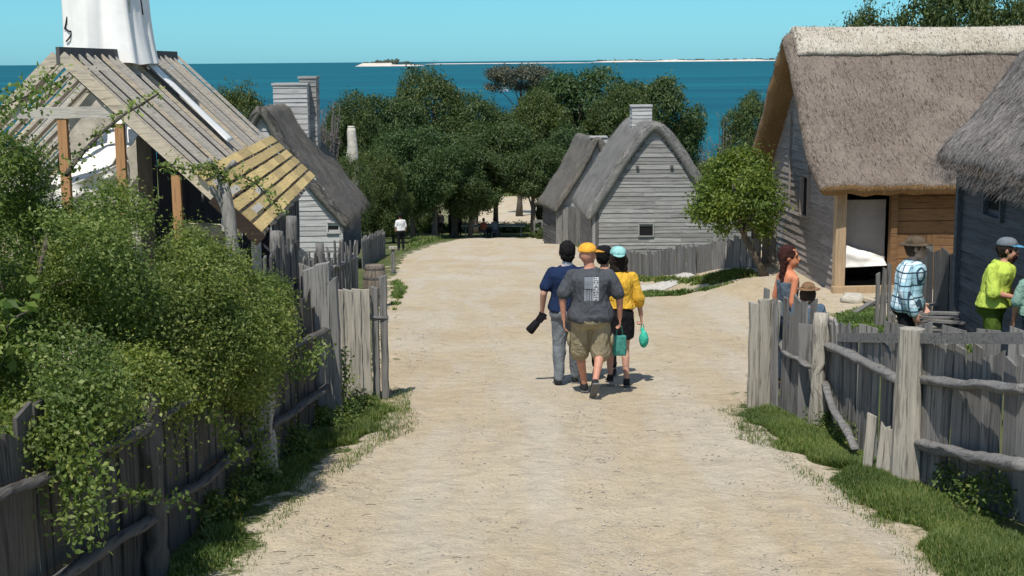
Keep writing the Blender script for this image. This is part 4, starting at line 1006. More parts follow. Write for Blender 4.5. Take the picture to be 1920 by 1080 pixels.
# rubble, stones and planks in the yard
def rock(mb, c, r):
    bm = bmesh.new(); bmesh.ops.create_icosphere(bm, subdivisions=2, radius=1); s = Vector((random.uniform(.7,1.3), random.uniform(.7,1.2), random.uniform(.4,.8)))
    o = Vector((random.random()*50,0,0))
    vs = [Vector((v.co.x*s.x, v.co.y*s.y, v.co.z*s.z))*r*(1+.35*noise.noise(v.co*1.3+o))+Vector(c) for v in bm.verts]
    mb.add(vs, [[x.index for x in f.verts] for f in bm.faces]); bm.free()
for k in range(38):
    px = random.uniform(1722,1850); D__ = random.uniform(19.8,22.2); p = P(px, 590, D__); mb = MB(); r = random.uniform(.05,.13); rock(mb, (p.x,p.y,G(p.x,p.y)+r*.35), r)
    tag(mb.build('stone', M['stone'], None, True), 'pale rubble stone in the heap between plaid jacket and lime shirt', 'stone', 'rubble stones heaped before the right houses')
for k in range(9):
    px = random.uniform(1725,1800); D__ = random.uniform(20.5,22.5); p = P(px, 570, D__); g_ = G(p.x,p.y); mb = MB(); a_ = random.uniform(-.5,.5)
    dv = Vector((math.cos(a_), math.sin(a_),random.uniform(-.08,.12)))*random.uniform(.3,.6); q = Vector((p.x,p.y,g_+.1+.045*k)); mb.plank(q-dv, q+dv, .1, .035, (0,0,1))
    tag(mb.build('scrap_board', M['grey_h']), 'grey scrap board lying on the rubble heap between plaid jacket and lime shirt', 'board', 'scrap boards on the rubble heap')
p = hit(1600,566); mb = MB(); rock(mb, up(p,.04), .22); tag(mb.build('doorstep_stone', M['stone'], None, True), 'flat pale stone before the open doorway', 'stone')
for k, (x0,y0,x1,y1) in enumerate(((1603,592,1652,566),(1628,572,1668,566),(1585,556,1640,575))):
    a, b_ = hit(x0,y0), hit(x1,y1); mb = MB(); mb.plank(up(a,.05), up(b_,.10), .10, .05, (0,0,1)); tag(mb.build('loose_plank', M['grey_h'] if k < 2 else M['lumber']), ['grey plank tilted on the yard grass', 'short dark plank near the tilted grey plank', 'pale plank lying by the big house doorstep'][k], 'plank')
# pale stone slab patch in the green before the centre cottage
mb = MB(); c = hit(1250,533); n = 26; rx, ry = 1.25, .95; vs = [tuple(up(c,.03))]
for k in range(n):
    t = 2*math.pi*k/n; r_ = 1+.2*noise.noise(Vector((math.cos(t)*2,math.sin(t)*2,0))); x, y = c.x+math.cos(t)*rx*r_, c.y+math.sin(t)*ry*r_; vs.append((x,y,G(x,y)+.012))
mb.add(vs, [(0,k+1,(k+1)%n+1) for k in range(n)]); tag(mb.build('chip_patch', plain('pale_chips', (.52,.49,.44), 1, .3, 14, .8)), 'pale patch of chips on the green before the centre cottage', 'ground patch')
# small posts at left verge far
for (px,py,h_,lb) in ((738,512,.75,'small grey stump with a cap on the left verge'),(812,445,.9,'pale marker post at the far left edge of the lane')):
    q = hit(px,py); rt = empty('marker_post', tuple(q)); tag(rt, lb, 'post'); stake(rt, up(q,-.05), up(q,h_), .07, name='shaft', mat='grey', n=8); mb = MB(); mb.box(up(q,h_+.03), (.24,.2,.07)); mb.build('cap', M['pale'], rt)
# ================================================================== trees and shrubs
GT = 'dark leafy trees massed beyond the end of the lane'
T1 = make_tree_proto('x', 31, 10, 4.2, 1.4, M['leafd'], nspr=3600, per=10, leaf=.24, nb=15)
T2 = make_tree_proto('x', 32, 10, 4.0, 1.7, M['leafo'], nspr=3400, per=10, leaf=.22, nb=17)
T3 = make_tree_proto('x', 33, 10, 3.6, 2.3, M['leafd'], nspr=3200, per=10, leaf=.22, nb=12)
T5 = make_tree_proto('x', 35, 10, 4.0, 3.7, M['leafd'], nspr=3200, per=10, leaf=.23, nb=13)
T4 = make_tree_proto('x', 34, 10, 3.8, .4, M['leafo'], nspr=3400, per=10, leaf=.2, nb=15)     # foliage to the ground
PR = {'1': (T1,4.2), '2': (T2,4.0), '3': (T3,3.6), '4': (T4,3.8), '5': (T5,4.0)}; used = set()
def tree(kind, px, topy, D, half, label, group=None, base=None, rz=None):
    T, R_ = PR[kind]; o = T if kind not in used else copy_tree(T); used.add(kind)
    top = P(px, topy, D); x, y = top.x, top.y; g = G(x, y) if base is None else base
    H = (top.z-g)*1.0; s = half/F_PX*D/R_/.98
    put(o, x, y, s, H/10.05, random.uniform(0,6.28) if rz is None else rz, label, g-.05); o['category'] = 'tree'
    if group: o['group'] = group
    elif 'group' in o.keys(): del o['group']
    return o
TR = [('4',450,126,66,70,'round dark tree behind the ridge of the unfinished frame'),
('2',655,166,92,62,'olive tree rising just right of the left cottage chimney'),
('1',728,158,97,72,'broad dark tree above the left end of the leafy mass'),
('2',812,118,101,84,'tall feathery tree at the top left of the leafy mass'),
('3',890,164,99,76,'dark tree in the centre of the leafy mass'),
('1',1088,104,108,98,'tallest round-topped tree behind the centre cottage'),
('2',1010,161,102,70,'tree filling the gap left of the tallest round one'),
('1',1226,124,112,94,'round dark tree right of the centre cottage chimney'),
('2',1160,151,104,76,'tree directly behind the centre cottage roof'),
('3',1060,221,94,62,'dark low tree beside the small far cottage'),
('4',700,262,76,62,'leafy tree leaning over the lane beside the left cottage'),
('4',655,272,66,40,'tree half behind the left cottage thatch'),
('1',770,221,88,76,'dark spreading tree over the left trunks'),
('5',850,240,91,84,'spreading tree whose canopy covers the far visitors'),
('4',1030,345,97,26,'dark dense bush tree shading the right side of the clearing'),
('4',792,345,97,26,'dark dense bush tree at the left of the far visitors'),
('5',930,218,93,80,'spreading tree hanging over the bright clearing'),
('5',1000,262,91,66,'shaded tree right of the bright clearing'),
('2',600,248,96,60,'olive tree low behind the left cottage ridge'),
('4',735,330,78,42,'low bushy tree at the left edge of the lane end'),
('4',1335,290,70,56,'low green tree between the centre cottage and the sea'),
('2',1405,165,68,58,'light green tree hugging the big thatched house'),
('4',1396,255,62,50,'bushy tree below the bare sapling'),
('4',1640,-40,52,85,'sunlit tree above the cream ridge on its left part'),
('2',1790,-90,50,110,'tree above the middle of the cream ridge'),
('4',1900,-70,48,95,'tree top in the upper right corner'),
('4',560,262,84,40,'low tree behind the left boarded chimney'),
('5',815,262,88,62,'low-hanging dark tree before the standing group'),
('1',880,262,90,66,'wide dark crown in the middle of the leafy mass'),
]
for k_, px, ty, D__, hf, lb in TR: tree(k_, px, ty, D__, hf, lb)
# the wood further down the slope, behind the clearing
for i, px in enumerate(range(620, 1235, 88)):
    x, y = xy_at(px, 176+7*math.sin(i*2.1)); o = copy_tree(PR['123'[i % 3]][0]); put(o, x, y, 1.55+.1*math.sin(i), .95+.12*math.sin(i*1.7), i*1.3, 'tree in the row down the slope behind the bright clearing'); o['group'] = 'trees down the slope behind the clearing'
for o_ in PR.values(): pass
# bright little tree with leaning trunk
q = hit(1437, 517); DQ = depth_of(q); root = empty('tree', tuple(q)); tag(root, 'bright green tree on a thin leaning trunk left of the big house', 'tree')
def _b(px,py,r,rz,dd=0): return P(px,py,DQ+dd)[:]+(r,r,rz)
bl = [_b(1385,330,.5,.4), _b(1372,345,.5,.4,-.4), _b(1406,350,.40,.4,.4), _b(1395,375,.6,.4), _b(1358,388,.42,.25,.3), _b(1408,398,.4,.3,-.3), _b(1398,308,.36,.3,.5), _b(1345,358,.3,.18), _b(1330,398,.28,.13), _b(1385,425,.42,.18), _b(1410,430,.3,.15), _b(1355,318,.25,.25,.4), _b(1316,402,.16,.08), _b(1408,335,.34,.35,.6)]
mesh_obj('crown', foliage('crown', bl, 2300, 8, .085, .12, 3, .12, 3.1, lump=.45, poke=.2), M['leafy'], root)
mb = MB(); tr = wob([up(q,-.1), P(1418,482,DQ), P(1396,448,DQ), P(1385,405,DQ)], .03, .3, 2); mb.tube(tr, [.085-.045*i/len(tr) for i in range(len(tr))], 9, .15)
for b_ in bl[:6]: mb.tube(wob([tr[-2], Vector(b_[:3])], .06, .3, random.random()*9), [.045,.04,.035,.03,.025,.02]+[.015]*60 if False else .03, 6)
mesh_obj('trunk', mb.mesh('trunk', True), M['bark'], root)
# umbrella pine against the bay
x, y = xy_at(975, 128); g_ = G(x,y); root = empty('pine_tree', (x,y,g_)); tag(root, 'grey-green flat-topped pine standing against the bay', 'tree')
zt_ = P(970,120,128).z
bl = [(x-1.2,y,zt_-.9,1.7,1.6,.6),(x+1.3,y+.4,zt_-.8,1.6,1.5,.6),(x+.2,y,zt_-1.4,1.5,1.5,.7),(x-2.0,y,zt_-2.0,.8,.8,.3),(x+.4,y,zt_-2.6,1.2,1,.7),(x+1.9,y,zt_-2.0,1,.9,.5),(x+.6,y,zt_-3.8,1.2,1,.9)]
mesh_obj('crown', foliage('crown', bl, 1300, 10, .2, .22, 6, .35, 1.6), M['leafg'], root)
mesh_obj('trunk', limb_mesh('trunk', (x,y,g_-.2), (x+.3,y,zt_-1), .28, [b_[:3] for b_ in bl], low=.65), M['bark'], root)
# bare shrubs
def bare(label, px, ty, D, half, n, seed):
    random.seed(seed); top = P(px, ty, D); x, y = top.x, top.y; g_ = G(x,y); root = empty('bare_tree', (x,y,g_)); tag(root, label, 'tree'); H = top.z-g_; w_ = half/F_PX*D
    mb = MB(); 
    for k in range(n):
        a_ = random.uniform(0,6.28); r_ = w_*random.uniform(.1,1); tip = Vector((x+math.cos(a_)*r_, y+math.sin(a_)*r_, g_+H*random.uniform(.6,1)))
        b_ = Vector((x,y,g_)); m_ = b_.lerp(tip,.45)+Vector((0,0,H*.08)); pts = wob([b_,m_,tip], w_*.06, H/9, random.random()*99); L = len(pts)
        mb.tube(pts, [max(.010,(.10 if n > 40 else .04)*(1-i/L)) for i in range(L)], 4, cap=False)
        for q_ in range(7):
            j = random.randrange(L//2, L); s_ = pts[j]; e_ = s_+Vector((random.uniform(-1,1),random.uniform(-1,1),random.uniform(0,1.2)))*w_*.38; mb.tube([s_, s_.lerp(e_,.5)+Vector((0,0,.05)), e_], [.022,.016,.009], 3, cap=False)
    mb.build('branches', M['twig'], root, True)
bare('bare grey branching tree right of the left boarded chimney', 605, 192, 74, 36, 60, 5)
bare('thin bare sapling against the sea left of the big house', 1357, 208, 66, 16, 7, 6)
bare('low bare brush at the edge of the bay right of the round tree', 1335, 262, 84, 34, 22, 9)
# shrubs smothering the left fence
def shrub(label, blobs, n, leaf, seed, gap=.24, mat='leaf', per=11, spr=.05, stems=True, zmin=None, name='shrub'):
    c = blobs[0]; g_ = G(c[0], c[1]); root = empty(name, (c[0], c[1], g_)); tag(root, label, 'shrub')
    mesh_obj('foliage', foliage('foliage', blobs, n, per, leaf, spr, seed, gap, 3.6, zmin=zmin, lump=.3, wid=.62, poke=.16), M[mat], root)
    if stems: mesh_obj('stems', limb_mesh('stems', (c[0],c[1],g_-.1), (c[0]+.1,c[1],c[2]), .05, [b_[:3] for b_ in blobs[:9]], low=.2), M['bark'], root)
    return root
def B_(px, py, D, r, rz=None): p = P(px,py,D); return (p.x,p.y,p.z,r,r,rz or r*.8)
shrub('large leafy shrub at the far left spilling over the paling fence', [B_(60,440,9.6,.55),B_(-60,400,9.4,.6),B_(40,560,8.8,.55),B_(150,520,9.2,.45),B_(90,660,8.3,.42),B_(-20,690,8,.45),B_(170,430,10,.42),B_(-90,560,8.6,.6),B_(190,640,8.8,.35),B_(10,365,10,.33),B_(120,440,10.2,.33),B_(60,800,7.6,.18),B_(-30,330,10,.4),B_(20,760,7.7,.25),B_(30,480,9.4,.42),B_(110,600,8.9,.4),B_(10,560,9.0,.4),B_(190,560,9.6,.36),B_(150,740,8.1,.28),B_(70,760,7.8,.24)], 11500, .030, 41)
shrub('leafy shrub in the middle of the left fence below the orange posts', [B_(270,505,10.6,.45),B_(230,455,11,.32),B_(320,560,10.3,.45),B_(240,570,9.8,.42),B_(390,560,11,.40),B_(300,650,9.8,.33),B_(380,620,10.4,.38),B_(330,500,11.4,.3),B_(430,640,10.4,.3),B_(160,520,10.4,.4),B_(360,700,10,.25),B_(215,700,9.2,.22),B_(255,715,9.0,.26),B_(330,730,9.7,.2)], 8800, .029, 42)
shrub('leafy shrub at the right end of the left fence near the tall grey post', [B_(455,600,11.8,.34),B_(430,575,12,.34),B_(478,630,11.4,.26),B_(445,665,11.2,.30),B_(400,595,11.6,.36),B_(492,570,12.2,.22),B_(488,560,12.4,.22),B_(455,720,11,.22),B_(440,700,10.7,.26),B_(405,545,12,.25)], 5600, .029, 43)
shrub('darker shrub filling the gap behind the far left shrub before the timber frame', [B_(20,490,11.6,.55),B_(-60,470,11.6,.6),B_(60,560,11.2,.5),B_(-10,600,10.8,.5),B_(110,500,11.8,.45)], 5200, .032, 44, gap=.85)
# trailing vines over the pickets
def vine(label, path, n, seed, w_=.09, leaf=.045, mat='leaf', name='vine', thick=.010):
    random.seed(seed); pts = wob([P(*q) for q in path], .05, .08, seed); root = empty(name, tuple(pts[0])); tag(root, label, 'vine')
    mb = MB(); L = len(pts); mb.tube(pts, [thick*(1-.6*i/L) for i in range(L)], 5, cap=True); mb.build('stem', M['bark'], root, True)
    P0 = np.array([tuple(p) for p in pts]); i = rs.randint(0, L, n); pos = P0[i]+rs.normal(size=(n,3))*w_
    mesh_obj('leaves', leaves_mesh('leaves', pos, rs.normal(size=(n,3))+np.array([0,-.6,.6]), leaf, leaf*.6), M[mat], root)
vine('vine hanging thickest over the palings near the left edge', [(165,720,8.0),(130,800,7.75),(150,900,7.6),(165,985,7.55)], 1500, 3, .085)
vine('leafy vine curtain over the palings left of the big dark post', [(215,690,8.6),(205,760,8.4),(230,820,8.3)], 700, 21, .10, .034)
vine('vine draped low across the far left palings', [(-20,790,7.6),(30,800,7.5),(80,840,7.5),(110,870,7.5)], 600, 22, .07, .038)
vine('ragged vine hanging between the big dark post and the short pale post', [(330,720,9.5),(345,790,9.3),(330,850,9.2)], 420, 23, .07, .034)
vine('slender vine reaching right across the big fence post', [(170,830,7.7),(215,930,7.8),(280,925,8.4),(350,940,8.7)], 160, 4, .03)
vine('vine tumbling down by the short pale post', [(500,640,11.2),(485,720,11.1),(478,800,11.0),(492,850,11.0)], 900, 5, .07)
vine('vine climbing over the dark palings right of the shrubs', [(520,690,11.6),(560,700,12.2),(600,660,13.0)], 500, 6, .06)
vine('leafy sprig at the foot of the tall grey post', [(645,745,14.2),(650,700,14.3),(640,660,14.3)], 260, 7, .05)
vine('vine dangling in front of the palings below the middle shrub', [(370,700,9.9),(400,780,10.0),(445,850,10.2)], 340, 8, .04)
vine('bright sprig of broad leaves at the far left edge', [(-10,640,8.2),(20,600,8.1),(50,585,8.1)], 60, 9, .10, .10, 'leafy')
vine('long sprig rising over the roof frame toward the white strip', [(120,330,10.2),(190,250,10.6),(240,205,10.8),(300,172,11)], 190, 10, .035, thick=.02)
vine('flat leafy spray before the orange post', [(425,340,13.6),(400,316,13.5),(350,318,13.3),(310,312,13.2)], 420, 11, .05)
vine('leafy spray at the left edge beside the gable', [(-30,230,9.6),(20,190,9.8),(70,170,10),(110,160,10.1)], 520, 12, .07)
vine('thin spray crossing the lower sheathing', [(450,330,13.4),(480,345,13.5),(520,390,13.6)], 170, 13, .05)
# dead forked trunk before the timber frame
q = P(437,480,13.6); g_ = G(q.x,q.y); root = empty('dead_tree', (q.x,q.y,g_)); tag(root, 'forked grey dead trunk standing before the yellow sheathing', 'tree')
mb = MB(); mb.tube(wob([(q.x,q.y,g_-.1), P(438,470,13.6), P(428,400,13.6), P(418,345,13.6)], .02, .12, 3), .065, 10, .15); mb.build('trunk', M['barkg'], root, True)
for a, b_, c_ in (((418,350),(405,318),(392,300)),((418,350),(424,320),(440,305)),((430,410),(410,375),(396,350))):
    mb = MB(); mb.tube(wob([P(*a,13.6),P(*b_,13.6),P(*c_,13.5)], .01, .06, 4), .028, 7, .2); mb.build('branch', M['barkg'], root, True)
# weeds at feet of fences
def weeds(label, pts, n, leaf, seed, r=.16, mat='grass'):
    bl = []
    for (px,py) in pts: q = hit(px,py); bl.append((q.x,q.y,q.z+r*.45,r*1.3,r*1.3,r))
    root = empty('weed_clump', bl[0][:3]); root.location.z -= r*.45; tag(root, label, 'plant')
    mesh_obj('leaves', foliage('leaves', bl, n, 8, leaf, .04, seed, .7, 5), M[mat], root)
weeds('dark weeds growing at the foot of the near left palings', [(430,940),(470,905),(390,985),(520,870),(545,850)], 900, .04, 51)
weeds('green weeds round the foot of the tall grey post', [(590,800),(640,790),(665,775),(620,810)], 800, .035, 52)
weeds('bushy weeds along the lower right palings', [(1810,925),(1860,960)], 380, .045, 53, .2)
weeds('weeds under the twisted fence post', [(1560,810),(1590,830),(1545,800)], 500, .035, 54, .13)
weeds('grey-green bush by the far right railing', [(1012,446),(1026,448)], 300, .14, 55, .5, 'leafo')
# ================================================================== grass blades
def blades(name, label, poly_px, n, h, seed, w_=.006, clump=True, fall=1.0, extra=None):
    pts = [hit(*q) for q in poly_px]; xs_ = np.array([p.x for p in pts]); ys_ = np.array([p.y for p in pts])
    r = np.random.RandomState(seed); X = r.uniform(xs_.min(), xs_.max(), n*4); Y = r.uniform(ys_.min(), ys_.max(), n*4)
    ins = np.zeros(len(X), bool); j = len(xs_)-1
    for i in range(len(xs_)):
        c = ((ys_[i] > Y) != (ys_[j] > Y)) & (X < (xs_[j]-xs_[i])*(Y-ys_[i])/(ys_[j]-ys_[i]+1e-12)+xs_[i]); ins ^= c; j = i
    q = np.stack([X,Y,X*0],-1); thr = pn(q, 3.3, seed)+.6*pn(q, 9, seed+1)
    # thin toward the outline
    dmin = np.full(len(X), 9.)
    for i in range(len(xs_)):
        a = np.array([xs_[i-1], ys_[i-1]]); b = np.array([xs_[i], ys_[i]]); ab = b-a; t = np.clip(((X-a[0])*ab[0]+(Y-a[1])*ab[1])/(ab@ab+1e-9),0,1); dmin = np.minimum(dmin, np.hypot(X-a[0]-t*ab[0], Y-a[1]-t*ab[1]))
    dens = np.clip(dmin/(.28*fall),0,1); ins &= (thr > -1.0+1.5*(1-dens)) & (r.rand(len(X)) < .04+.96*dens**1.5)
    X = X[ins][:n]; Y = Y[ins][:n]; k = len(X); q = np.stack([X,Y,X*0],-1); hh = h*r.uniform(.35,1.2,k)*(1+.5*pn(q,4,seed+2))*(.55+.45*dens[ins][:n])
    a = r.uniform(0,2*np.pi,k); lean = r.uniform(.2,.95,k)*hh; dx, dy = np.cos(a), np.sin(a); Z = Gn(X,Y)-.01
    co = np.empty((k,5,3)); wv = np.stack([-dy*w_, dx*w_, dx*0],-1); base = np.stack([X,Y,Z],-1); mid = base+np.stack([dx*lean*.35, dy*lean*.35, hh*.6],-1); tip = base+np.stack([dx*lean, dy*lean, hh],-1)
    co[:,0] = base-wv; co[:,1] = base+wv; co[:,2] = mid+wv*.8; co[:,3] = mid-wv*.8; co[:,4] = tip
    idx = np.arange(k)[:,None]*5
    me = bpy.data.meshes.new(name); fq = (idx+np.array([[0,1,2,3]])); ft = idx+np.array([[3,2,4]])
    co_ = co.reshape(-1,3); me.vertices.add(len(co_)); me.vertices.foreach_set('co', co_.astype(np.float32).ravel())
    loops = np.concatenate([fq.ravel(), ft.ravel()]).astype(np.int32); me.loops.add(len(loops)); me.loops.foreach_set('vertex_index', loops)
    me.polygons.add(2*k); me.polygons.foreach_set('loop_start', np.concatenate([np.arange(k)*4, 4*k+np.arange(k)*3]).astype(np.int32)); me.update(calc_edges=True)
    tag(mesh_obj(name, me, M['grass']), label, 'grass', kind='stuff')
blades('grass', 'green grass verge under the right fence', [(1362,782),(1420,752),(1500,770),(1560,800),(1640,850),(1740,905),(1850,960),(1990,1010),(2100,1180),(1760,1110),(1650,985),(1520,895),(1440,840)], 150000, .07, 61, .0035, fall=1.3)
blades('grass', 'green grass verge under the left fence and gate end', [(545,800),(600,775),(660,740),(735,745),(765,790),(690,830),(640,850),(590,880),(550,930),(470,985),(400,1010),(300,1090),(260,1090),(330,1020),(430,930),(500,870)], 95000, .08, 62, .0038, fall=1.3)
blades('grass', 'thin grass in the shade at the bottom left', [(330,1000),(440,960),(520,960),(500,1010),(440,1075),(330,1100),(250,1100)], 5000, .07, 63)
blades('grass', 'sparse tufts straggling onto the lane from the right verge', [(1330,770),(1420,735),(1440,800),(1540,880),(1680,970),(1830,1100),(1700,1100),(1600,990),(1480,900),(1370,820)], 3800, .05, 71, .003, fall=.5)
blades('grass', 'sparse tufts straggling onto the lane from the left verge', [(700,730),(780,730),(800,800),(700,860),(600,930),(520,1020),(480,1090),(400,1090),(450,1000),(560,900),(680,820)], 4200, .05, 72, .003, fall=.5)
blades('grass', 'green yard grass before the open doorway', [(1555,590),(1620,575),(1670,585),(1690,620),(1540,625)], 12000, .10, 64, .012)
blades('grass', 'strip of grass before the centre cottage fence', [(1195,518),(1300,520),(1420,505),(1430,520),(1320,540),(1190,527)], 16000, .12, 65, .018)
blades('grass', 'lower strip of grass on the green before the centre cottage', [(1190,560),(1200,545),(1300,545),(1400,525),(1320,548),(1230,558)], 9000, .10, 66, .018)
blades('grass', 'far left grass strip beside the lane', [(735,490),(770,445),(840,448),(800,458),(765,472)], 9000, .2, 67, .03, fall=3)
blades('grass', 'grass under the barrel on the left verge', [(725,600),(728,530),(752,525),(775,545),(760,575)], 9000, .10, 68, .012)
blades('grass', 'grass inside the pen behind the right fence', [(1540,625),(1900,625),(1950,660),(1560,690)], 9000, .12, 69, .01)
# pebbles on the lane
NP = 26000; X = rs.uniform(-3,3.5,NP); Y = 6.5+rs.rand(NP)**1.6*22; ok = (X > pathL(Y)+.1) & (X < pathR(Y)-.1); side = np.minimum(X-pathL(Y), pathR(Y)-X); ok &= (rs.rand(NP) < .12+.88*np.clip(np.exp(-side*1.6)+.8*np.exp(-((X-.75)/.7)**2),0,1)) ; X = X[ok]; Y = Y[ok]
mb = MB(); okt = [(1,0,0),(-1,0,0),(0,1,0),(0,-1,0),(0,0,1),(0,0,-1)]; of = [(0,2,4),(2,1,4),(1,3,4),(3,0,4),(2,0,5),(1,2,5),(3,1,5),(0,3,5)]
Zp = Gn(X,Y)+ruts(X,Y)
for x, y, z in zip(X,Y,Zp):
    r = random.choice((.004,.005,.006,.006,.008,.012)) ; a_ = random.uniform(0,3.14); sx_, sy_, sz_ = r*random.uniform(.8,1.7), r*random.uniform(.7,1.1), r*.6
    mb.add([(x+math.cos(a_)*v[0]*sx_-math.sin(a_)*v[1]*sy_, y+math.sin(a_)*v[0]*sx_+math.cos(a_)*v[1]*sy_, z+.012+v[2]*sz_) for v in okt], of)
tag(mb.build('gravel', plain('pebble', (.40,.37,.31), .95, .4, 2.0, .2), None, True), 'loose gravel and chips scattered over the sandy lane', 'gravel', kind='stuff')
# twigs and leaf litter on the lane
mb = MB()
for _ in range(75):
    y = 7+random.random()**1.5*16; x = random.uniform(float(pathL(y))+.1, float(pathR(y))-.1); 
    if random.random() < .5: x = float(pathL(y))+random.random()*.6
    z = G(x,y)+.018; a_ = random.uniform(-.6,.6); L = random.uniform(.012,.05); p = Vector((x,y,z)); d = Vector((math.cos(a_),math.sin(a_),.02))*L
    mb.tube([p-d, p+Vector((0,random.uniform(-.01,.01),.004)), p+d], .0022, 4)
tag(mb.build('litter', M['bark'], None, True), 'small dark twigs and litter strewn on the lane', 'litter', kind='stuff')
# low dark hedge added to stand for the deep shade under the trees
hb = [P(x_,440,103)[:2]+(G(*P(x_,440,103)[:2])+.2,.95,.6,.42) for x_ in range(776,1050,22)]
o = empty('shade_hedge', (hb[5][0], hb[5][1], hb[5][2]-.2)); tag(o, 'low dark hedge added to stand for the shade behind the far table', 'shade_hedge')
mesh_obj('foliage', foliage('foliage', hb, 2600, 8, .14, .12, 77, .8, 2.0), M['leafd'], o)
# far table and clearing sand
q = hit(930, 447); q = Vector((P(925,440,95).x, 94.6, 0)); q.z = G(q.x,q.y); rt = empty('long_table', tuple(q)); tag(rt, 'long pale trestle table under the far trees', 'table')
mb = MB(); mb.box(up(q,.74), (4.4,.8,.07)); mb.build('table_top', M['oldraft'], rt)
for dx in (-1.9,-.2,1.9):
    mb = MB(); mb.beam(up(q,0)+Vector((dx,-.3,0)), up(q,.7)+Vector((dx,.1,0)), .07,.07); mb.beam(up(q,0)+Vector((dx,.3,0)), up(q,.7)+Vector((dx,-.1,0)), .07,.07); mb.build('trestle_leg', M['oldraft'], rt)
# ================================================================== people
def cap_(mb, p0, r0, p1, r1, n=14, fx=1.0, axis=None):
    p0 = Vector(p0); p1 = Vector(p1); d = p1-p0; L = d.length; d = d/L if L > 1e-6 else Vector((0,0,1))
    a = Vector(axis) if axis is not None else (Vector((1,0,0)) if abs(d.x) < .8 else Vector((0,1,0)))
    a = (a-d*a.dot(d)).normalized(); b = d.cross(a); rings = []
    for k in range(5): t = math.pi/2*(k/4-1) ; rings.append((p0+d*(math.sin(t)*r0), max(1e-3, math.cos(t)*r0)))
    for k in range(1,4): rings.append((p0.lerp(p1,k/4), r0+(r1-r0)*k/4))
    for k in range(5): t = math.pi/2*(k/4); rings.append((p1+d*(math.sin(t)*r1), max(1e-3, math.cos(t)*r1)))
    vs = []
    for c, r in rings:
        for j in range(n): t = 2*math.pi*j/n; vs.append(c+a*(math.cos(t)*r*fx)+b*(math.sin(t)*r))
    m_ = len(rings); fs = [(i*n+j, i*n+(j+1)%n, (i+1)*n+(j+1)%n, (i+1)*n+j) for i in range(m_-1) for j in range(n)]
    fs += [tuple(range(n-1,-1,-1)), tuple((m_-1)*n+j for j in range(n))]; mb.add(vs, fs)
def ell_(mb, c, r, rot=None, n=16):
    c = Vector(c); vs = []; m_ = 10
    for i in range(m_+1):
        t = math.pi*(i/m_-.5)
        for j in range(n):
            u_ = 2*math.pi*j/n; v = Vector((max(1e-4,math.cos(t))*math.cos(u_)*r[0], max(1e-4,math.cos(t))*math.sin(u_)*r[1], math.sin(t)*r[2]))
            vs.append(c+(rot @ v if rot is not None else v))
    fs = [(i*n+j, i*n+(j+1)%n, (i+1)*n+(j+1)%n, (i+1)*n+j) for i in range(m_) for j in range(n)]
    fs += [tuple(range(n-1,-1,-1)), tuple(m_*n+j for j in range(n))]; mb.add(vs, fs)
def loft_(mb, rings, n=24, p_=2.4):
    """rings: (centre, rx, ry, xdir)"""
    vs = []
    for c, rx, ry, xd in rings:
        xd = Vector(xd).normalized(); yd = Vector((-xd.y, xd.x, 0))
        for j in range(n):
            t = 2*math.pi*j/n; cc, s_ = math.cos(t), math.sin(t); k = (abs(cc)**p_+abs(s_)**p_)**(-1/p_)
            vs.append(Vector(c)+xd*(cc*k*rx)+yd*(s_*k*ry))
    m_ = len(rings); fs = [(i*n+j, i*n+(j+1)%n, (i+1)*n+(j+1)%n, (i+1)*n+j) for i in range(m_-1) for j in range(n)]
    fs += [tuple(range(n-1,-1,-1)), tuple((m_-1)*n+j for j in range(n))]; mb.add(vs, fs)
def fuse(mb, name, vox, smooth=2, wr=0.0, wf=9, seed=0):
    me = bpy.data.meshes.new('tmp'); me.from_pydata(mb.v, [], mb.f)
    bm = bmesh.new(); bm.from_mesh(me); bmesh.ops.recalc_face_normals(bm, faces=bm.faces); bm.to_mesh(me); bm.free()
    o = bpy.data.objects.new('tmp', me); link(o); md = o.modifiers.new('r', 'REMESH'); md.mode = 'VOXEL'; md.voxel_size = vox; md.use_smooth_shade = True
    dg = bpy.context.evaluated_depsgraph_get(); dg.update(); m2 = bpy.data.meshes.new_from_object(o.evaluated_get(dg)); bpy.data.objects.remove(o); bpy.data.meshes.remove(me)
    bm = bmesh.new(); bm.from_mesh(m2)
    for _ in range(smooth): bmesh.ops.smooth_vert(bm, verts=bm.verts, factor=.5, use_axis_x=True, use_axis_y=True, use_axis_z=True)
    if wr:
        bm.normal_update()
        for v in bm.verts:
            q = Vector((v.co.x*wf, v.co.y*wf, v.co.z*wf*.75+v.co.x*wf*.5))+Vector((seed*7,0,0)); d = noise.noise(q)+.5*abs(noise.noise(q*2.3)); v.co += v.normal*d*wr
    bm.to_mesh(m2); bm.free(); m2.name = name; m2.polygons.foreach_set('use_smooth', [True]*len(m2.polygons)); return m2
def cloth_mat(name, col, vary=.12, rough=.9):
    m, nt, b = new_mat(name); v = mapping(nt); n = noise_tex(nt, v, 7, 4, .6); nb = noise_tex(nt, v, 26, 3, .6)
    nt.links.new(ramp(nt, n.outputs[0], [(.3, scl(col,1-vary)), (.7, scl(col,1+vary))]), b.inputs['Base Color']); b.inputs['Roughness'].default_value = rough; b.inputs['Specular IOR Level'].default_value = .15
    nf = noise_tex(nt, mapping(nt, (1,1,.55), (.3,.5,0)), 8, 3, .55, 1.6); hh_ = mathn(nt, 'ADD', mathn(nt, 'MULTIPLY', nf.outputs[0], 4.0), mathn(nt, 'MULTIPLY', nb.outputs[0], .5)); bump(nt, b, hh_, .55, .02); return m
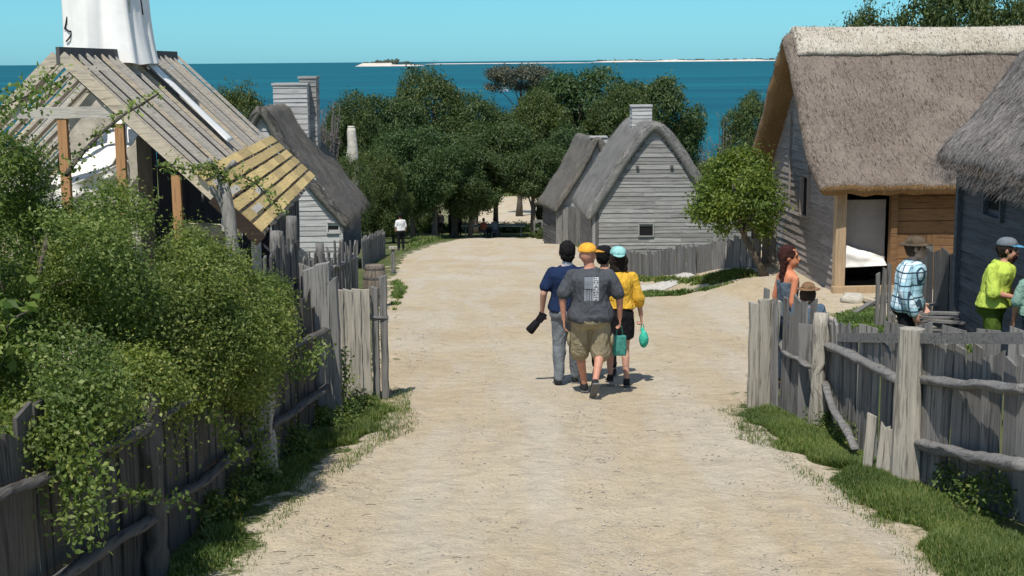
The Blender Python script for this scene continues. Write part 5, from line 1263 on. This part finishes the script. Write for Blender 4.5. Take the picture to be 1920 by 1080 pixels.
def skin_mat(name, col):
    m, nt, b = new_mat(name); v = mapping(nt); n = noise_tex(nt, v, 9, 4, .6)
    nt.links.new(ramp(nt, n.outputs[0], [(.35, (col[0]*.92,col[1]*.8,col[2]*.78)), (.65, col)]), b.inputs['Base Color']); b.inputs['Roughness'].default_value = .55; b.inputs['Specular IOR Level'].default_value = .35
    b.inputs['Subsurface Weight'].default_value = .0; return m
SK = {'fair': skin_mat('fair_skin', (.56,.33,.24)), 'pink': skin_mat('sunburnt_skin', (.56,.29,.20)), 'burnt': skin_mat('orange_red_skin', (.62,.25,.13)), 'tan': skin_mat('tanned_skin', (.45,.25,.17)), 'dark': skin_mat('brown_skin', (.10,.055,.035))}
HAIR = {'black': cloth_mat('black_hair', (.012,.011,.011)), 'brown': cloth_mat('brown_hair', (.09,.055,.035)), 'auburn': cloth_mat('auburn_hair', (.045,.017,.014)), 'dark': cloth_mat('dark_brown_hair', (.025,.018,.014))}
M['eye'] = plain('eye_dark', (.02,.015,.01), .3); M['eyew'] = plain('eye_white', (.6,.58,.55), .4); M['lip'] = plain('lip', (.38,.13,.11), .5); M['shoe'] = cloth_mat('black_shoe', (.03,.03,.032)); M['sole'] = plain('shoe_sole', (.16,.16,.16), .8)
DJ = dict(hip=(0,0,.93), chest=(0,.0,1.28), neck=(0,0,1.47), head=(0,.015,1.635),
  shL=(-.182,0,1.395), elL=(-.245,-.03,1.13), wrL=(-.255,.03,.875), shR=(.182,0,1.395), elR=(.245,-.03,1.13), wrR=(.255,.03,.875),
  hiL=(-.09,0,.89), knL=(-.105,.02,.49), anL=(-.11,-.02,.085), toL=(-.125,.15,.03), hiR=(.09,0,.89), knR=(.105,.02,.49), anR=(.11,-.02,.085), toR=(.125,.15,.03))
def hand(mb, wr, el, s, sgn, curl=.5, thumb=None, k=1.0):
    d = (Vector(wr)-Vector(el)).normalized(); fwd = Vector(thumb or (0,1,0)); fwd = (fwd-d*fwd.dot(d)).normalized(); n = d.cross(fwd)*sgn   # palm faces the body
    if n.x*sgn > 0: n = -n
    w = Vector(wr); L = .088*s*k
    for q in (-.028,-.009,.010,.028): cap_(mb, w+d*.012*s+fwd*q*.7*s, .013*s, w+d*L+fwd*q*s, .0125*s, 8)
    for q, ln in ((.030,.072),(.010,.080),(-.010,.075),(-.029,.058)):
        a = w+d*L+fwd*q*s; c1 = curl*random.uniform(.8,1.2); d1 = (d*math.cos(c1*.7)+n*math.sin(c1*.7)); b = a+d1*ln*.48*s*k; d2 = (d*math.cos(c1*1.6)+n*math.sin(c1*1.6)); c = b+d2*ln*.5*s*k
        cap_(mb, a, .0105*s, b, .0098*s, 8); cap_(mb, b, .0098*s, c, .0085*s, 8)
    a = w+d*.025*s+fwd*.024*s; b = a+(d*.6+fwd*.75).normalized()*.042*s; c = b+(d*.9+fwd*.25+n*.25).normalized()*.032*s
    cap_(mb, a, .014*s, b, .0115*s, 8); cap_(mb, b, .0115*s, c, .0095*s, 8)
def person(label, loc, rz, H=1.75, J=None, g=1.0, skin='fair', fem=False, shirt=None, pants=None, hair=None, cap=None, shoes=True, vox=.0105, yaw=0, group=None, curl=(.6,.6), belly=0.0, far=False):
    s = H/1.75; j = {k: Vector(v)*s for k, v in DJ.items()}
    for k, v in (J or {}).items(): j[k] = Vector(v)*s
    root = empty('person', loc, rz); tag(root, label, 'person', group)
    R = Matrix.Rotation(rz, 3, 'Z'); L0 = Vector(loc)
    for S_ in 'LR':
        w_ = L0+R@j['an'+S_]; dz = G(w_.x, w_.y)-L0.z; j['an'+S_].z += dz; j['to'+S_].z += dz; j['kn'+S_].z += dz*.5
    skm = SK[skin]; K = lambda x: x*s; hs = s*1.13
    hip, chest, neck, head = j['hip'], j['chest'], j['neck'], j['head']; shv = (j['shR']-j['shL']); hv = (j['hiR']-j['hiL']); shw = shv.length/2
    xs_ = lambda f_: (hv.normalized()*(1-f_)+shv.normalized()*f_).normalized()
    gx, gy = g, g*1.02
    def torso(mb, off, z0=0.0, z1=1.0, bell=0.0):
        prof = [(-.10,.155,.105),(.0,.172*(1.06 if fem else 1),.122),(.12,.168,.118),(.28,.148*(.93 if fem else 1),.108),(.45,.150,.112),(.62,.165,.122),(.76,.172,.118),(.87,.165,.100),(.94,.125,.080),(1.0,.070,.062)]
        rings = []
        for f_, rx, ry in prof:
            if f_ < z0 or f_ > z1: continue
            if f_ <= .55: c = hip.lerp(chest, max(-.2,f_/.6))
            else: c = hip.lerp(chest, .92).lerp(neck, (f_-.55)/.45)
            ww = 1 if f_ > .8 else gx; bl = belly*math.exp(-((f_-.3)/.25)**2)
            rings.append((c+Vector((0,bl*.5,0)), K((rx)*ww+off+bell*max(0,.5-f_)), K(ry*(gy if f_ < .9 else 1)+off+bell*max(0,.5-f_)+bl*.5), xs_(max(0,min(1,f_)))))
        loft_(mb, rings)
    mb = MB(); torso(mb, 0)
    for S_, sg in (('L',-1),('R',1)):
        ag = .6+.4*g
        cap_(mb, j['sh'+S_], K(.047*ag), j['el'+S_], K(.041*ag)); cap_(mb, j['el'+S_], K(.041*ag), j['wr'+S_], K(.0265))
        cap_(mb, j['sh'+S_].lerp(chest,.25)+Vector((0,0,K(.03))), K(.050), j['sh'+S_], K(.046*ag))
        cap_(mb, j['hi'+S_], K(.085*ag), j['kn'+S_], K(.056*ag)); cap_(mb, j['kn'+S_], K(.054*ag), j['an'+S_], K(.034)); 
        cm = j['kn'+S_].lerp(j['an'+S_], .3); bk_ = (j['an'+S_]-j['kn'+S_]).normalized().cross(Vector((1,0,0))); bk_ = bk_ if bk_.y < 0 else -bk_
        cap_(mb, cm+bk_*K(.018), K(.050*ag), j['kn'+S_].lerp(j['an'+S_],.55)+bk_*K(.012), K(.042))
        cap_(mb, j['an'+S_]-Vector((0,0,K(.035))), K(.035), j['to'+S_], K(.026), axis=(1,0,0), fx=1.25)
        if not far: hand(mb, j['wr'+S_], j['el'+S_], s, sg, curl[0 if S_ == 'L' else 1])
        else: cap_(mb, j['wr'+S_], K(.03), j['wr'+S_]+(j['wr'+S_]-j['el'+S_]).normalized()*K(.13), K(.028), fx=.5)
    cap_(mb, neck-Vector((0,0,K(.03))), K(.060), head-Vector((0,K(.01),K(.05))), K(.055))
    Ry = Matrix.Rotation(yaw, 3, 'Z'); hp = lambda x,y,z: head+Ry@Vector((x,y,z))*hs; Kb = K; KH = lambda x: x*hs
    ell_(mb, hp(0,-.012,.018), (KH(.077),KH(.094),KH(.100)), Ry); ell_(mb, hp(0,.030,-.045), (KH(.060),KH(.062),KH(.072)), Ry); ell_(mb, hp(0,.062,-.095), (KH(.028),KH(.024),KH(.02)), Ry)
    cap_(mb, hp(0,.078,.012), KH(.011), hp(0,.106,-.026), KH(.015), 8); cap_(mb, hp(-.028,.076,.03), KH(.013), hp(.028,.076,.03), KH(.013), 8); cap_(mb, hp(-.016,.088,-.060), KH(.012), hp(.016,.088,-.060), KH(.012), 8)
    for sg in (-1,1): ell_(mb, hp(sg*.078,-.008,-.008), (KH(.012),KH(.020),KH(.032)), Ry)
    mesh_obj('body', fuse(mb, 'body', vox, 2), skm, root, False)
    if not far:
        mb = MB()
        for sg in (-1,1): ell_(mb, hp(sg*.030,.079,.006), (KH(.013),KH(.010),KH(.009)), Ry, 8)
        mb.build('eyes', M['eye'], root, True, False)
        mb = MB(); cap_(mb, hp(-.018,.0965,-.060), KH(.006), hp(.018,.0965,-.060), KH(.006), 6); mb.build('mouth', M['lip'], root, True, False)
    def limb(mb, a, b, c, f_, r0, r1, r2):
        a, b, c = j[a], j[b], j[c]; L1 = (b-a).length; L2 = (c-b).length; T = f_*(L1+L2)
        if T <= L1: cap_(mb, a, r0, a.lerp(b, T/L1), r1)
        else: cap_(mb, a, r0, b, r1); cap_(mb, b, r1, b.lerp(c, (T-L1)/L2), r2)
    if pants:
        mb = MB(); ln, pm = pants['len'], pants['mat']; fl = pants.get('flare',0); ag = .62+.38*g
        torso(mb, .004, -.2, .26)
        ell_(mb, hip-Vector((0,K(.02),K(.03))), (K(.172*g+.012),K(.128*g+.012),K(.12)))
        if pants.get('skirt'):
            e = pants['skirt']; kn_ = (j['knL']+j['knR'])/2; loft_(mb, [(hip+Vector((0,0,K(.12))),K(.150*g),K(.115*g),(1,0,0)),(hip,K(.185*g),K(.145*g),(1,0,0)),(hip.lerp(kn_,.5),K(.19*g),K(.16*g),(1,0,0)),(hip.lerp(kn_,e),K(.19*g),K(.165*g),(1,0,0))])
        else:
            for S_ in 'LR': limb(mb, 'hi'+S_, 'kn'+S_, 'an'+S_, ln, K(.102*ag), K(.078*ag+fl), K(.060+fl))
        o = mesh_obj('trousers' if ln > .7 else ('skirt' if pants.get('skirt') else 'shorts'), fuse(mb, 'trousers', vox*1.15, 2, .015, 10, 3), pm, root, False)
        if pants.get('pockets'):
            for S_, sg in (('L',-1),('R',1)):
                c = j['hi'+S_].lerp(j['kn'+S_], .62)+Vector((sg*K(.095*ag+fl*.7),K(-.01),0)); mb = MB(); ell_(mb, c, (K(.028),K(.075),K(.085)), n=10); mesh_obj('cargo_pocket', fuse(mb, 'cargo_pocket', vox, 1, .003), pm, root, False)
    if shirt:
        mb = MB(); torso(mb, shirt.get('off',.014), shirt.get('z0',-.05), shirt.get('z1',1.0), shirt.get('bell',.05)); ag = .62+.38*g; sl = shirt['sleeve']; lo = shirt.get('loose',.014)
        for S_ in 'LR':
            if sl > 0: cap_(mb, j['sh'+S_].lerp(chest,.3)+Vector((0,0,K(.035))), K(.060), j['sh'+S_], K(.056*ag+.006))
            if sl > 0: limb(mb, 'sh'+S_, 'el'+S_, 'wr'+S_, sl, K(.056*ag+.006), K(.047*ag+lo), K(.034+lo))
        o = mesh_obj(shirt.get('name','shirt'), fuse(mb, 'shirt', vox*1.15, 2, shirt.get('wr',.017), 7.5, shirt.get('seed',1)), shirt['mat'], root, False)
        root_shirt = o
        if shirt.get('collar'):
            mb = MB(); cap_(mb, neck-Vector((0,0,K(.02))), K(.068), neck+Vector((0,-K(.005),K(.03))), K(.064)); mesh_obj('collar', fuse(mb,'collar',vox,1), shirt['collar'], root, False)
    if shoes:
        for S_ in 'LR':
            a, t_ = j['an'+S_], j['to'+S_]; mb = MB(); d = (t_-a); fd = Vector((d.x,d.y,d.z*.3)).normalized() if abs(d.z) < K(.12) else d.normalized(); hl = a-Vector((0,0,K(.045)))
            if abs(d.z) >= K(.12): hl = a+Vector((0,-K(.03),-K(.01)))
            cap_(mb, hl, K(.043), t_+Vector((0,0,K(.012))), K(.036), fx=1.05, axis=(1,0,0)); cap_(mb, a-Vector((0,0,K(.01))), K(.044), hl, K(.044)); sh = mesh_obj('shoe', fuse(mb,'shoe',vox,2), M['shoe'], root, False)
            mb = MB(); dn = (t_-hl).normalized(); upv = Vector((0,0,1))-dn*dn.z; upv.normalize(); mb.beam(hl-dn*K(.03)-upv*K(.036), t_+dn*K(.03)-upv*K(.020), K(.082), K(.018), up=upv); mesh_obj('sole', mb.mesh('sole'), M['sole'], sh, False)
    if hair:
        mb = MB(); hm, ln = HAIR[hair[0]], hair[1]
        ell_(mb, hp(0,-.026,.032 if not cap else .015), (KH(.088),KH(.098),KH(.100 if not cap else .085)), Ry); ell_(mb, hp(0,-.045,-.02), (KH(.078),KH(.066),KH(.08)), Ry)
        if ln > 0:
            for q in (-.06,-.03,0,.03,.06): cap_(mb, hp(q,-.055,.0), KH(.04), hp(q*1.25,-.075+abs(q)*.3,-.08-ln*random.uniform(.85,1)), KH(.026))
        mesh_obj('hair', fuse(mb, 'hair', vox, 1, .014, 30), hm, root, False)
    if cap:
        m_ = cap['mat']; mb = MB(); rg = []
        for k in range(8):
            t = math.pi/2*k/7; rg.append((hp(0,-.012,.040+.088*math.sin(t)), KH(.093*max(.03,math.cos(t)**.75)), KH(.110*max(.03,math.cos(t)**.75)), Ry@Vector((1,0,0))))
        loft_(mb, rg, 28, 2.1); co_ = mesh_obj('hat' if cap.get('wide') else 'cap', fuse(mb, 'cap', vox*.9, 1), m_, root, False)
        by = cap.get('yaw', 0); Rb = Matrix.Rotation(yaw+by, 3, 'Z'); mb = MB()
        n_ = 24; vs = []
        for lay, zz in ((0,.0),(1,.007)):
            for k in range(n_+1):
                t = math.pi*k/n_ if not cap.get('wide') else 2*math.pi*k/n_
                for q, rr in ((0,.88),(1,1.0)):
                    if cap.get('wide'): x = math.cos(t)*(.085 if q == 0 else .155); y = -.012+math.sin(t)*(.10 if q == 0 else .17); z = .052-(.02 if q else 0)+zz
                    else: x = math.cos(t)*(.086 if q == 0 else .078); y = math.sin(t)*(.098 if q == 0 else .175); z = .045-(.022*math.sin(t) if q else 0)+zz
                    vs.append(head+Rb@Vector((x,y,z))*hs)
        w_ = (n_+1)*2; fs = []
        for k in range(n_):
            o_ = k*2; fs += [(o_,o_+2,o_+3,o_+1), (w_+o_,w_+o_+1,w_+o_+3,w_+o_+2), (o_+1,o_+3,w_+o_+3,w_+o_+1), (o_,w_+o_,w_+o_+2,o_+2)]
        mb.add(vs, fs); mesh_obj('brim', mb.mesh('brim', True), cap.get('brim', m_), co_, False)
    root['_j'] = 0; del root['_j']
    return root, j, (root_shirt if shirt else None)
def gp(px, py, D=None):
    if D is None: p = hit(px, py); return (p.x, p.y, p.z)
    p = P(px, py, D); return (p.x, p.y, G(p.x, p.y))
navy = cloth_mat('navy_polo', (.014,.028,.075)); jeans = cloth_mat('grey_jeans', (.17,.19,.21), .3); chtee = cloth_mat('charcoal_tee', (.075,.08,.09)); khaki = cloth_mat('khaki_shorts', (.30,.26,.17), .22)
mustard = cloth_mat('yellow_top', (.72,.42,.05)); blackc = cloth_mat('black_cloth', (.012,.012,.014)); orangec = cloth_mat('orange_cap', (.80,.40,.05)); tealc = cloth_mat('teal_cap', (.30,.58,.55)); whitec = cloth_mat('white_cloth', (.7,.7,.7))
# navy polo man
r1, j1, s1_ = person('man in navy polo and grey jeans walking with a black camera in his left hand', gp(1064,722), .03, 1.74, dict(
    elL=(-.285,-.03,1.14), wrL=(-.300,.08,.90), knL=(-.10,.0,.50), anL=(-.115,-.08,.085), toL=(-.13,.09,.03), knR=(.10,.10,.51), anR=(.10,.14,.09), toR=(.11,.30,.03), head=(.0,.02,1.62)), g=1.22, skin='fair', shirt=dict(mat=navy, sleeve=.36, loose=.025, z0=.0, bell=.03, collar=whitec), pants=dict(len=.97, mat=jeans), hair=('black',0), curl=(1.2,.6), belly=.03)
# grey tee man
r2, j2, s2_ = person('nearest walker, in charcoal tee with printed back, khaki shorts and orange cap', gp(1107,742), -.02, 1.76, dict(
    hip=(0,-.0,.93), elL=(-.315,-.04,1.14), wrL=(-.30,.0,.885), elR=(.325,-.02,1.14), wrR=(.335,.06,.885), shL=(-.205,0,1.40), shR=(.205,0,1.40),
    hiR=(.11,0,.90), knR=(.115,.03,.49), anR=(.045,-.24,.20), toR=(.02,-.16,.035), hiL=(-.11,0,.90), knL=(-.12,.12,.51), anL=(-.06,.24,.10), toL=(-.07,.40,.05), head=(-.03,.03,1.61)), g=1.26, skin='pink', shirt=dict(mat=chtee, sleeve=.42, loose=.032, z0=-.14, bell=.05, off=.022), pants=dict(len=.52, mat=khaki, flare=.032, pockets=True), hair=None, cap=dict(mat=orangec, yaw=-.9), yaw=-.35, curl=(.5,.9), belly=.06)
# yellow top woman
r3, j3, s3_ = person('woman in yellow top and teal cap at the right of the walking group', gp(1158,722), .05, 1.66, dict(
    elL=(-.25,-.02,1.13), wrL=(-.24,.1,.90), elR=(.26,-.01,1.12), wrR=(.30,.05,.88), knL=(-.09,.10,.50), anL=(-.09,.04,.12), toL=(-.09,.18,.03), knR=(.09,.0,.49), anR=(.10,-.10,.085), toR=(.12,.07,.03)), g=1.1, fem=True, skin='fair', shirt=dict(mat=mustard, sleeve=.66, loose=.022, z0=.12, bell=.05, off=.016), pants=dict(len=.45, mat=blackc, skirt=.75), hair=('dark',.05), cap=dict(mat=tealc, yaw=math.pi), curl=(.8,1.3))
# hidden fourth walker
r4, j4, s4_ = person('walker in dark cap mostly hidden ahead of the other three', gp(1133,704), -.1, 1.63, dict(), g=1.0, skin='tan', shirt=dict(mat=blackc, sleeve=.4), pants=dict(len=.9, mat=blackc), hair=('black',0), cap=dict(mat=blackc), yaw=-.5)
# print on the tee: striped panel and a column of letter blocks
def wrap_print(name, root, so_, x0, x1, z0, z1, rects, mat):
    me = so_.data; bm = bmesh.new(); bm.from_mesh(me); bt = BVHTree.FromBMesh(bm); mb = MB()
    for (a,b,c,d) in rects:
        n1 = max(1,int(abs(b-a)*(x1-x0)/.015)); n2 = max(1,int(abs(d-c)*(z1-z0)/.02)); g_ = []
        for jj in range(n2+1):
            for ii in range(n1+1):
                x = x0+(x1-x0)*(a+(b-a)*ii/n1); z = z0+(z1-z0)*(c+(d-c)*jj/n2); h_, n_, _, _ = bt.ray_cast(Vector((x,-1,z)), Vector((0,1,0)))
                g_.append((h_+Vector((0,-.004,0))) if h_ else Vector((x,-.2,z)))
        mb.add(g_, [(jj*(n1+1)+ii, jj*(n1+1)+ii+1, (jj+1)*(n1+1)+ii+1, (jj+1)*(n1+1)+ii) for jj in range(n2) for ii in range(n1)])
    bm.free(); return mesh_obj(name, mb.mesh(name, True), mat, so_, False)
pg = plain('grey_print', (.27,.29,.32), .9); pw_ = plain('white_print', (.60,.62,.64), .9)
rc = [(0,.12,.0,.56)]+[(.0 if k < 9 else .0,.58,.50+.035*k,.50+.035*k+.020) for k in range(14)]
wrap_print('flag_stripes', r2, s2_, -.075, .085, 1.13, 1.40, [(0,.58,.52+.048*k,.52+.048*k+.034) for k in range(10)]+[(.0,.10,0,.48),(.15,.22,0,.45),(.27,.34,.04,.48),(.39,.46,.0,.5),(.51,.58,.02,.46)], pg)
let = []
seg = {'P':[(0,.25,0,1),(.25,1,.78,1),(.75,1,.45,.78),(.25,.75,.42,.58)],'U':[(0,.25,0,1),(.25,.75,0,.2),(.75,1,0,1)],'N':[(0,.25,0,1),(.25,.75,.5,.8),(.75,1,0,1)],'I':[(.3,.7,0,1)],'S':[(0,1,.8,1),(0,.25,.5,.8),(0,1,.4,.6),(.75,1,.2,.4),(0,1,0,.2)],'H':[(0,.25,0,1),(.25,.75,.4,.6),(.75,1,0,1)],'E':[(0,.25,0,1),(.25,1,.8,1),(.25,.8,.4,.6),(.25,1,0,.2)],'R':[(0,.25,0,1),(.25,1,.8,1),(.75,1,.5,.8),(.25,.8,.4,.55),(.7,1,0,.4)]}
for k, ch in enumerate('BHENHRE'):
    ch = {'B':'R'}.get(ch, ch); c1 = 1-k/7-.012; c0 = c1-1/7+.03
    for (a,b,c,d) in seg[ch]: # letters turned to read downwards
        let.append((.66+.30*c, .66+.30*d, c1-(c1-c0)*b, c1-(c1-c0)*a))
let += [(.60,.63,0,1),(.985,1.01,0,1)]
wrap_print('letter_column', r2, s2_, -.075, .085, 1.13, 1.40, let, pw_)
def wpt(root, p): return root.location+Matrix.Rotation(root.rotation_euler.z,3,'Z')@Vector(p)
# camera held by the navy man
h = wpt(r1, j1['wrL'])+Vector((-.03,.02,-.10)); rt = empty('camera', tuple(h)); tag(rt, 'black camera with a long lens hanging from the navy man\'s left hand', 'camera')
mb = MB(); ax = Vector((-.62,.1,-.75)).normalized(); mb.tube([h, h+ax*.05, h+ax*.055, h+ax*.19, h+ax*.2], [.04,.042,.048,.055,.05], 16); mb.build('lens', blackc, rt, True)
mb = MB(); mb.box(h-ax*.035, (.085,.075,.11), Matrix.Rotation(.6,3,'Y')); mb.box(h-ax*.03+Vector((0,0,.06)), (.04,.04,.035), Matrix.Rotation(.6,3,'Y')); mb.build('camera_body', blackc, rt)
# bags
M['green'] = cloth_mat('green_bag', (.06,.50,.36)); M['teal'] = cloth_mat('teal_bag', (.06,.24,.20))
h = wpt(r3, j3['wrR'])+Vector((.02,.02,-.15)); rt = empty('bag', tuple(h)); tag(rt, 'bright green bag swinging from the yellow-topped woman\'s right hand', 'bag')
mb = MB(); ell_(mb, h+Vector((.015,0,-.14)), (.055,.075,.105)); cap_(mb, h+Vector((0,0,-.02)), .018, h+Vector((.01,0,-.08)), .04); mesh_obj('pouch', fuse(mb,'pouch',.01,1,.012,16), M['green'], rt)
mb = MB(); mb.tube([h+Vector((-.02,0,-.04)), h+Vector((-.012,0,.04)), h+Vector((.012,0,.04)), h+Vector((.02,0,-.04))], .007, 6); mb.build('handle', M['green'], rt)
h = wpt(r2, j2['wrR'])+Vector((.0,.02,-.13)); rt = empty('bag', tuple(h)); tag(rt, 'flat teal tote hanging from the charcoal tee man\'s right hand', 'bag')
mb = MB(); mb.box(h+Vector((.0,.05,-.20)), (.16,.06,.24)); mesh_obj('pouch', fuse(mb,'pouch',.012,2,.008), M['teal'], rt)
mb = MB(); mb.tube([h+Vector((-.04,.05,-.09)), h+Vector((-.02,.0,.03)), h+Vector((.02,.0,.03)), h+Vector((.04,.05,-.09))], .007, 6); mb.build('handle', M['teal'], rt)
# people at the right
slate = cloth_mat('slate_vest', (.10,.13,.16)); m, nt, b = new_mat('blue_plaid'); v = mapping(nt, (1,1,1)); sx_ = nt.nodes.new('ShaderNodeSeparateXYZ'); nt.links.new(v, sx_.inputs[0])
def line(sock, per, w__, ph=0): return mathn(nt, 'LESS_THAN', mathn(nt, 'FRACT', mathn(nt, 'ADD', mathn(nt, 'MULTIPLY', sock, 1/per), ph+10)), w__)
hy = mathn(nt, 'ADD', sx_.outputs[1], mathn(nt, 'MULTIPLY', sx_.outputs[0], .8))
ln1 = mathn(nt, 'ADD', line(hy,.135,.13), line(sx_.outputs[2],.15,.12), True); ln2 = mathn(nt, 'ADD', line(hy,.135,.07,.35), line(sx_.outputs[2],.15,.06,.4), True); bl_ = mathn(nt, 'ADD', line(hy,.27,.3,.2), line(sx_.outputs[2],.30,.3,.1), True)
c = mixc(nt, bl_, (.72,.84,.88), (.40,.62,.70)); c = mixc(nt, ln2, c, (.20,.34,.42)); c = mixc(nt, ln1, c, (.03,.06,.09)); nt.links.new(c, b.inputs['Base Color']); b.inputs['Roughness'].default_value = .9; plaid = m
lime = cloth_mat('lime_shirt', (.50,.62,.10)); olive = cloth_mat('olive_apron', (.075,.125,.02)); tealshirt = cloth_mat('sage_shirt', (.22,.36,.29)); camo = cloth_mat('camouflage_hat', (.10,.075,.05), .5); greycap = cloth_mat('grey_cap', (.16,.18,.20)); bluebrim = cloth_mat('blue_brim', (.10,.30,.46)); denim = cloth_mat('dark_denim', (.03,.045,.07))
person('woman with long dark auburn hair and bare shoulders behind the fence corner', gp(1478,500,15.9), -1.25, 1.68, dict(elR=(.21,-.06,1.12), wrR=(.22,.02,.86)), g=.84, fem=True, skin='burnt', shirt=dict(mat=slate, sleeve=0, z0=.0, z1=.78, off=.012), pants=dict(len=.9, mat=denim), hair=('auburn',.20), yaw=-.6)
person('child in slate-blue top with shaggy brown hat by the fence corner', gp(1515,560,15.3), -.3, 1.30, dict(), g=1.15, skin='tan', shirt=dict(mat=cloth_mat('blue_top',(.09,.14,.19)), sleeve=.7), pants=dict(len=.9, mat=denim), hair=('brown',.05), cap=dict(mat=cloth_mat('brown_hat',(.22,.13,.07),.4), wide=True))
person('man in blue and white plaid jacket and dark camouflage hat facing right', gp(1700,560,16.5), -1.85, 1.77, dict(chest=(0,.03,1.28), neck=(0,.05,1.46), head=(0,.09,1.61), elR=(.25,-.03,1.13), wrR=(.24,.08,.88), elL=(-.25,.0,1.13), wrL=(-.22,.16,.92)), g=1.12, skin='fair', shirt=dict(mat=plaid, sleeve=.98, loose=.03, z0=-.2, bell=.03, off=.035, name='jacket', wr=.012), pants=dict(len=.97, mat=blackc), hair=('brown',.0), cap=dict(mat=camo, wide=True))
r8, j8, s8_ = person('man in lime green shirt and grey cap with blue brim, hands forward', gp(1862,560,16.4), -2.0, 1.76, dict(chest=(0,.05,1.28), neck=(0,.09,1.46), head=(0,.14,1.60), elR=(.27,.02,1.12), wrR=(.16,.27,1.06), elL=(-.24,.06,1.12), wrL=(-.10,.30,1.05)), g=1.22, skin='pink', shirt=dict(mat=lime, sleeve=.56, loose=.03, z0=-.02, bell=.06, off=.022, wr=.014), pants=dict(len=.9, mat=olive), hair=('dark',.0), cap=dict(mat=greycap, brim=bluebrim), curl=(.9,.9))
mb = MB(); hd = j8['head']; ell_(mb, hd+Vector((0,.055,-.075)), (.062,.058,.055)); ell_(mb, hd+Vector((0,.03,-.12)), (.055,.05,.06)); mesh_obj('beard', fuse(mb,'beard',.01,1,.008,25), HAIR['auburn'], r8, False)
person('person in sage green tee cut off by the right edge beside the lime shirt', gp(1944,640,15.9), .15, 1.64, dict(chest=(0,.06,1.24), neck=(0,.12,1.38), head=(0,.18,1.50), shL=(-.185,.05,1.30), shR=(.185,.05,1.30), elR=(.25,.08,1.05), elL=(-.25,.08,1.05), wrL=(-.23,.16,.84), wrR=(.2,.28,.95)), g=1.15, skin='tan', shirt=dict(mat=tealshirt, sleeve=.42, loose=.03), pants=dict(len=.9, mat=denim), hair=('brown',0))
# far visitors
def far(label, px, py, rz, H, shirtm, pantm, skin='tan', hair='black', J=None, D=None, group=None):
    person(label, gp(px, py, D), rz, H, J, 1.05, skin, False, dict(mat=shirtm, sleeve=.5), dict(len=.95, mat=pantm), (hair,0), None, True, .03, 0, group, far=True)
far('far visitor in white shirt and black trousers on the left verge', 752, 470, .4, 1.72, whitec, blackc)
dk = cloth_mat('dark_jacket', (.03,.03,.035)); red = cloth_mat('rust_shirt', (.40,.13,.06))
far('dark-clothed visitor furthest left among the standing group under the trees', 826, 441, .2, 1.75, dk, blackc)
far('dark-clothed visitor in the middle of the standing group under the trees', 845, 442, 1.2, 1.82, dk, blackc)
far('dark-clothed visitor furthest right in the standing group beside the table', 862, 443, -.8, 1.78, dk, blackc)
sit = dict(hip=(0,0,.50), chest=(0,.06,.86), neck=(0,.08,1.05), head=(0,.1,1.2), shL=(-.185,.06,.98), shR=(.185,.06,.98), elL=(-.24,.1,.72), elR=(.24,.1,.72), wrL=(-.15,.32,.66), wrR=(.15,.32,.66), hiL=(-.1,0,.48), hiR=(.1,0,.48), knL=(-.12,.42,.48), knR=(.12,.42,.48), anL=(-.12,.45,.08), anR=(.12,.40,.08), toL=(-.12,.62,.03), toR=(.12,.58,.03))
p = P(906,440,93.2); q_ = P(928,440,93.2)
far('visitor in rust shirt seated at the left of the far table', 906, 440, -.5, 1.7, red, denim, 'pink', 'brown', sit, 93.0)
far('visitor in grey top with dark hair seated at the right of the far table', 928, 440, .5, 1.75, jeans, denim, 'tan', 'black', sit, 93.0)
for px, lb in ((906,'small stool under the rust-shirted visitor'),(928,'small stool under the grey-topped visitor')):
    q = gp(px,440,93.0); rt = empty('stool', q); tag(rt, lb, 'stool'); mb = MB(); mb.box((q[0],q[1],q[2]+.38), (.45,.4,.06)); mb.build('seat', M['grey_h'], rt)
    for a_, b_ in ((-.17,-.14),(.17,-.14),(-.17,.14),(.17,.14)): mb = MB(); mb.beam((q[0]+a_,q[1]+b_,q[2]-.05), (q[0]+a_,q[1]+b_,q[2]+.35), .05,.05); mb.build('leg', M['grey_h'], rt)
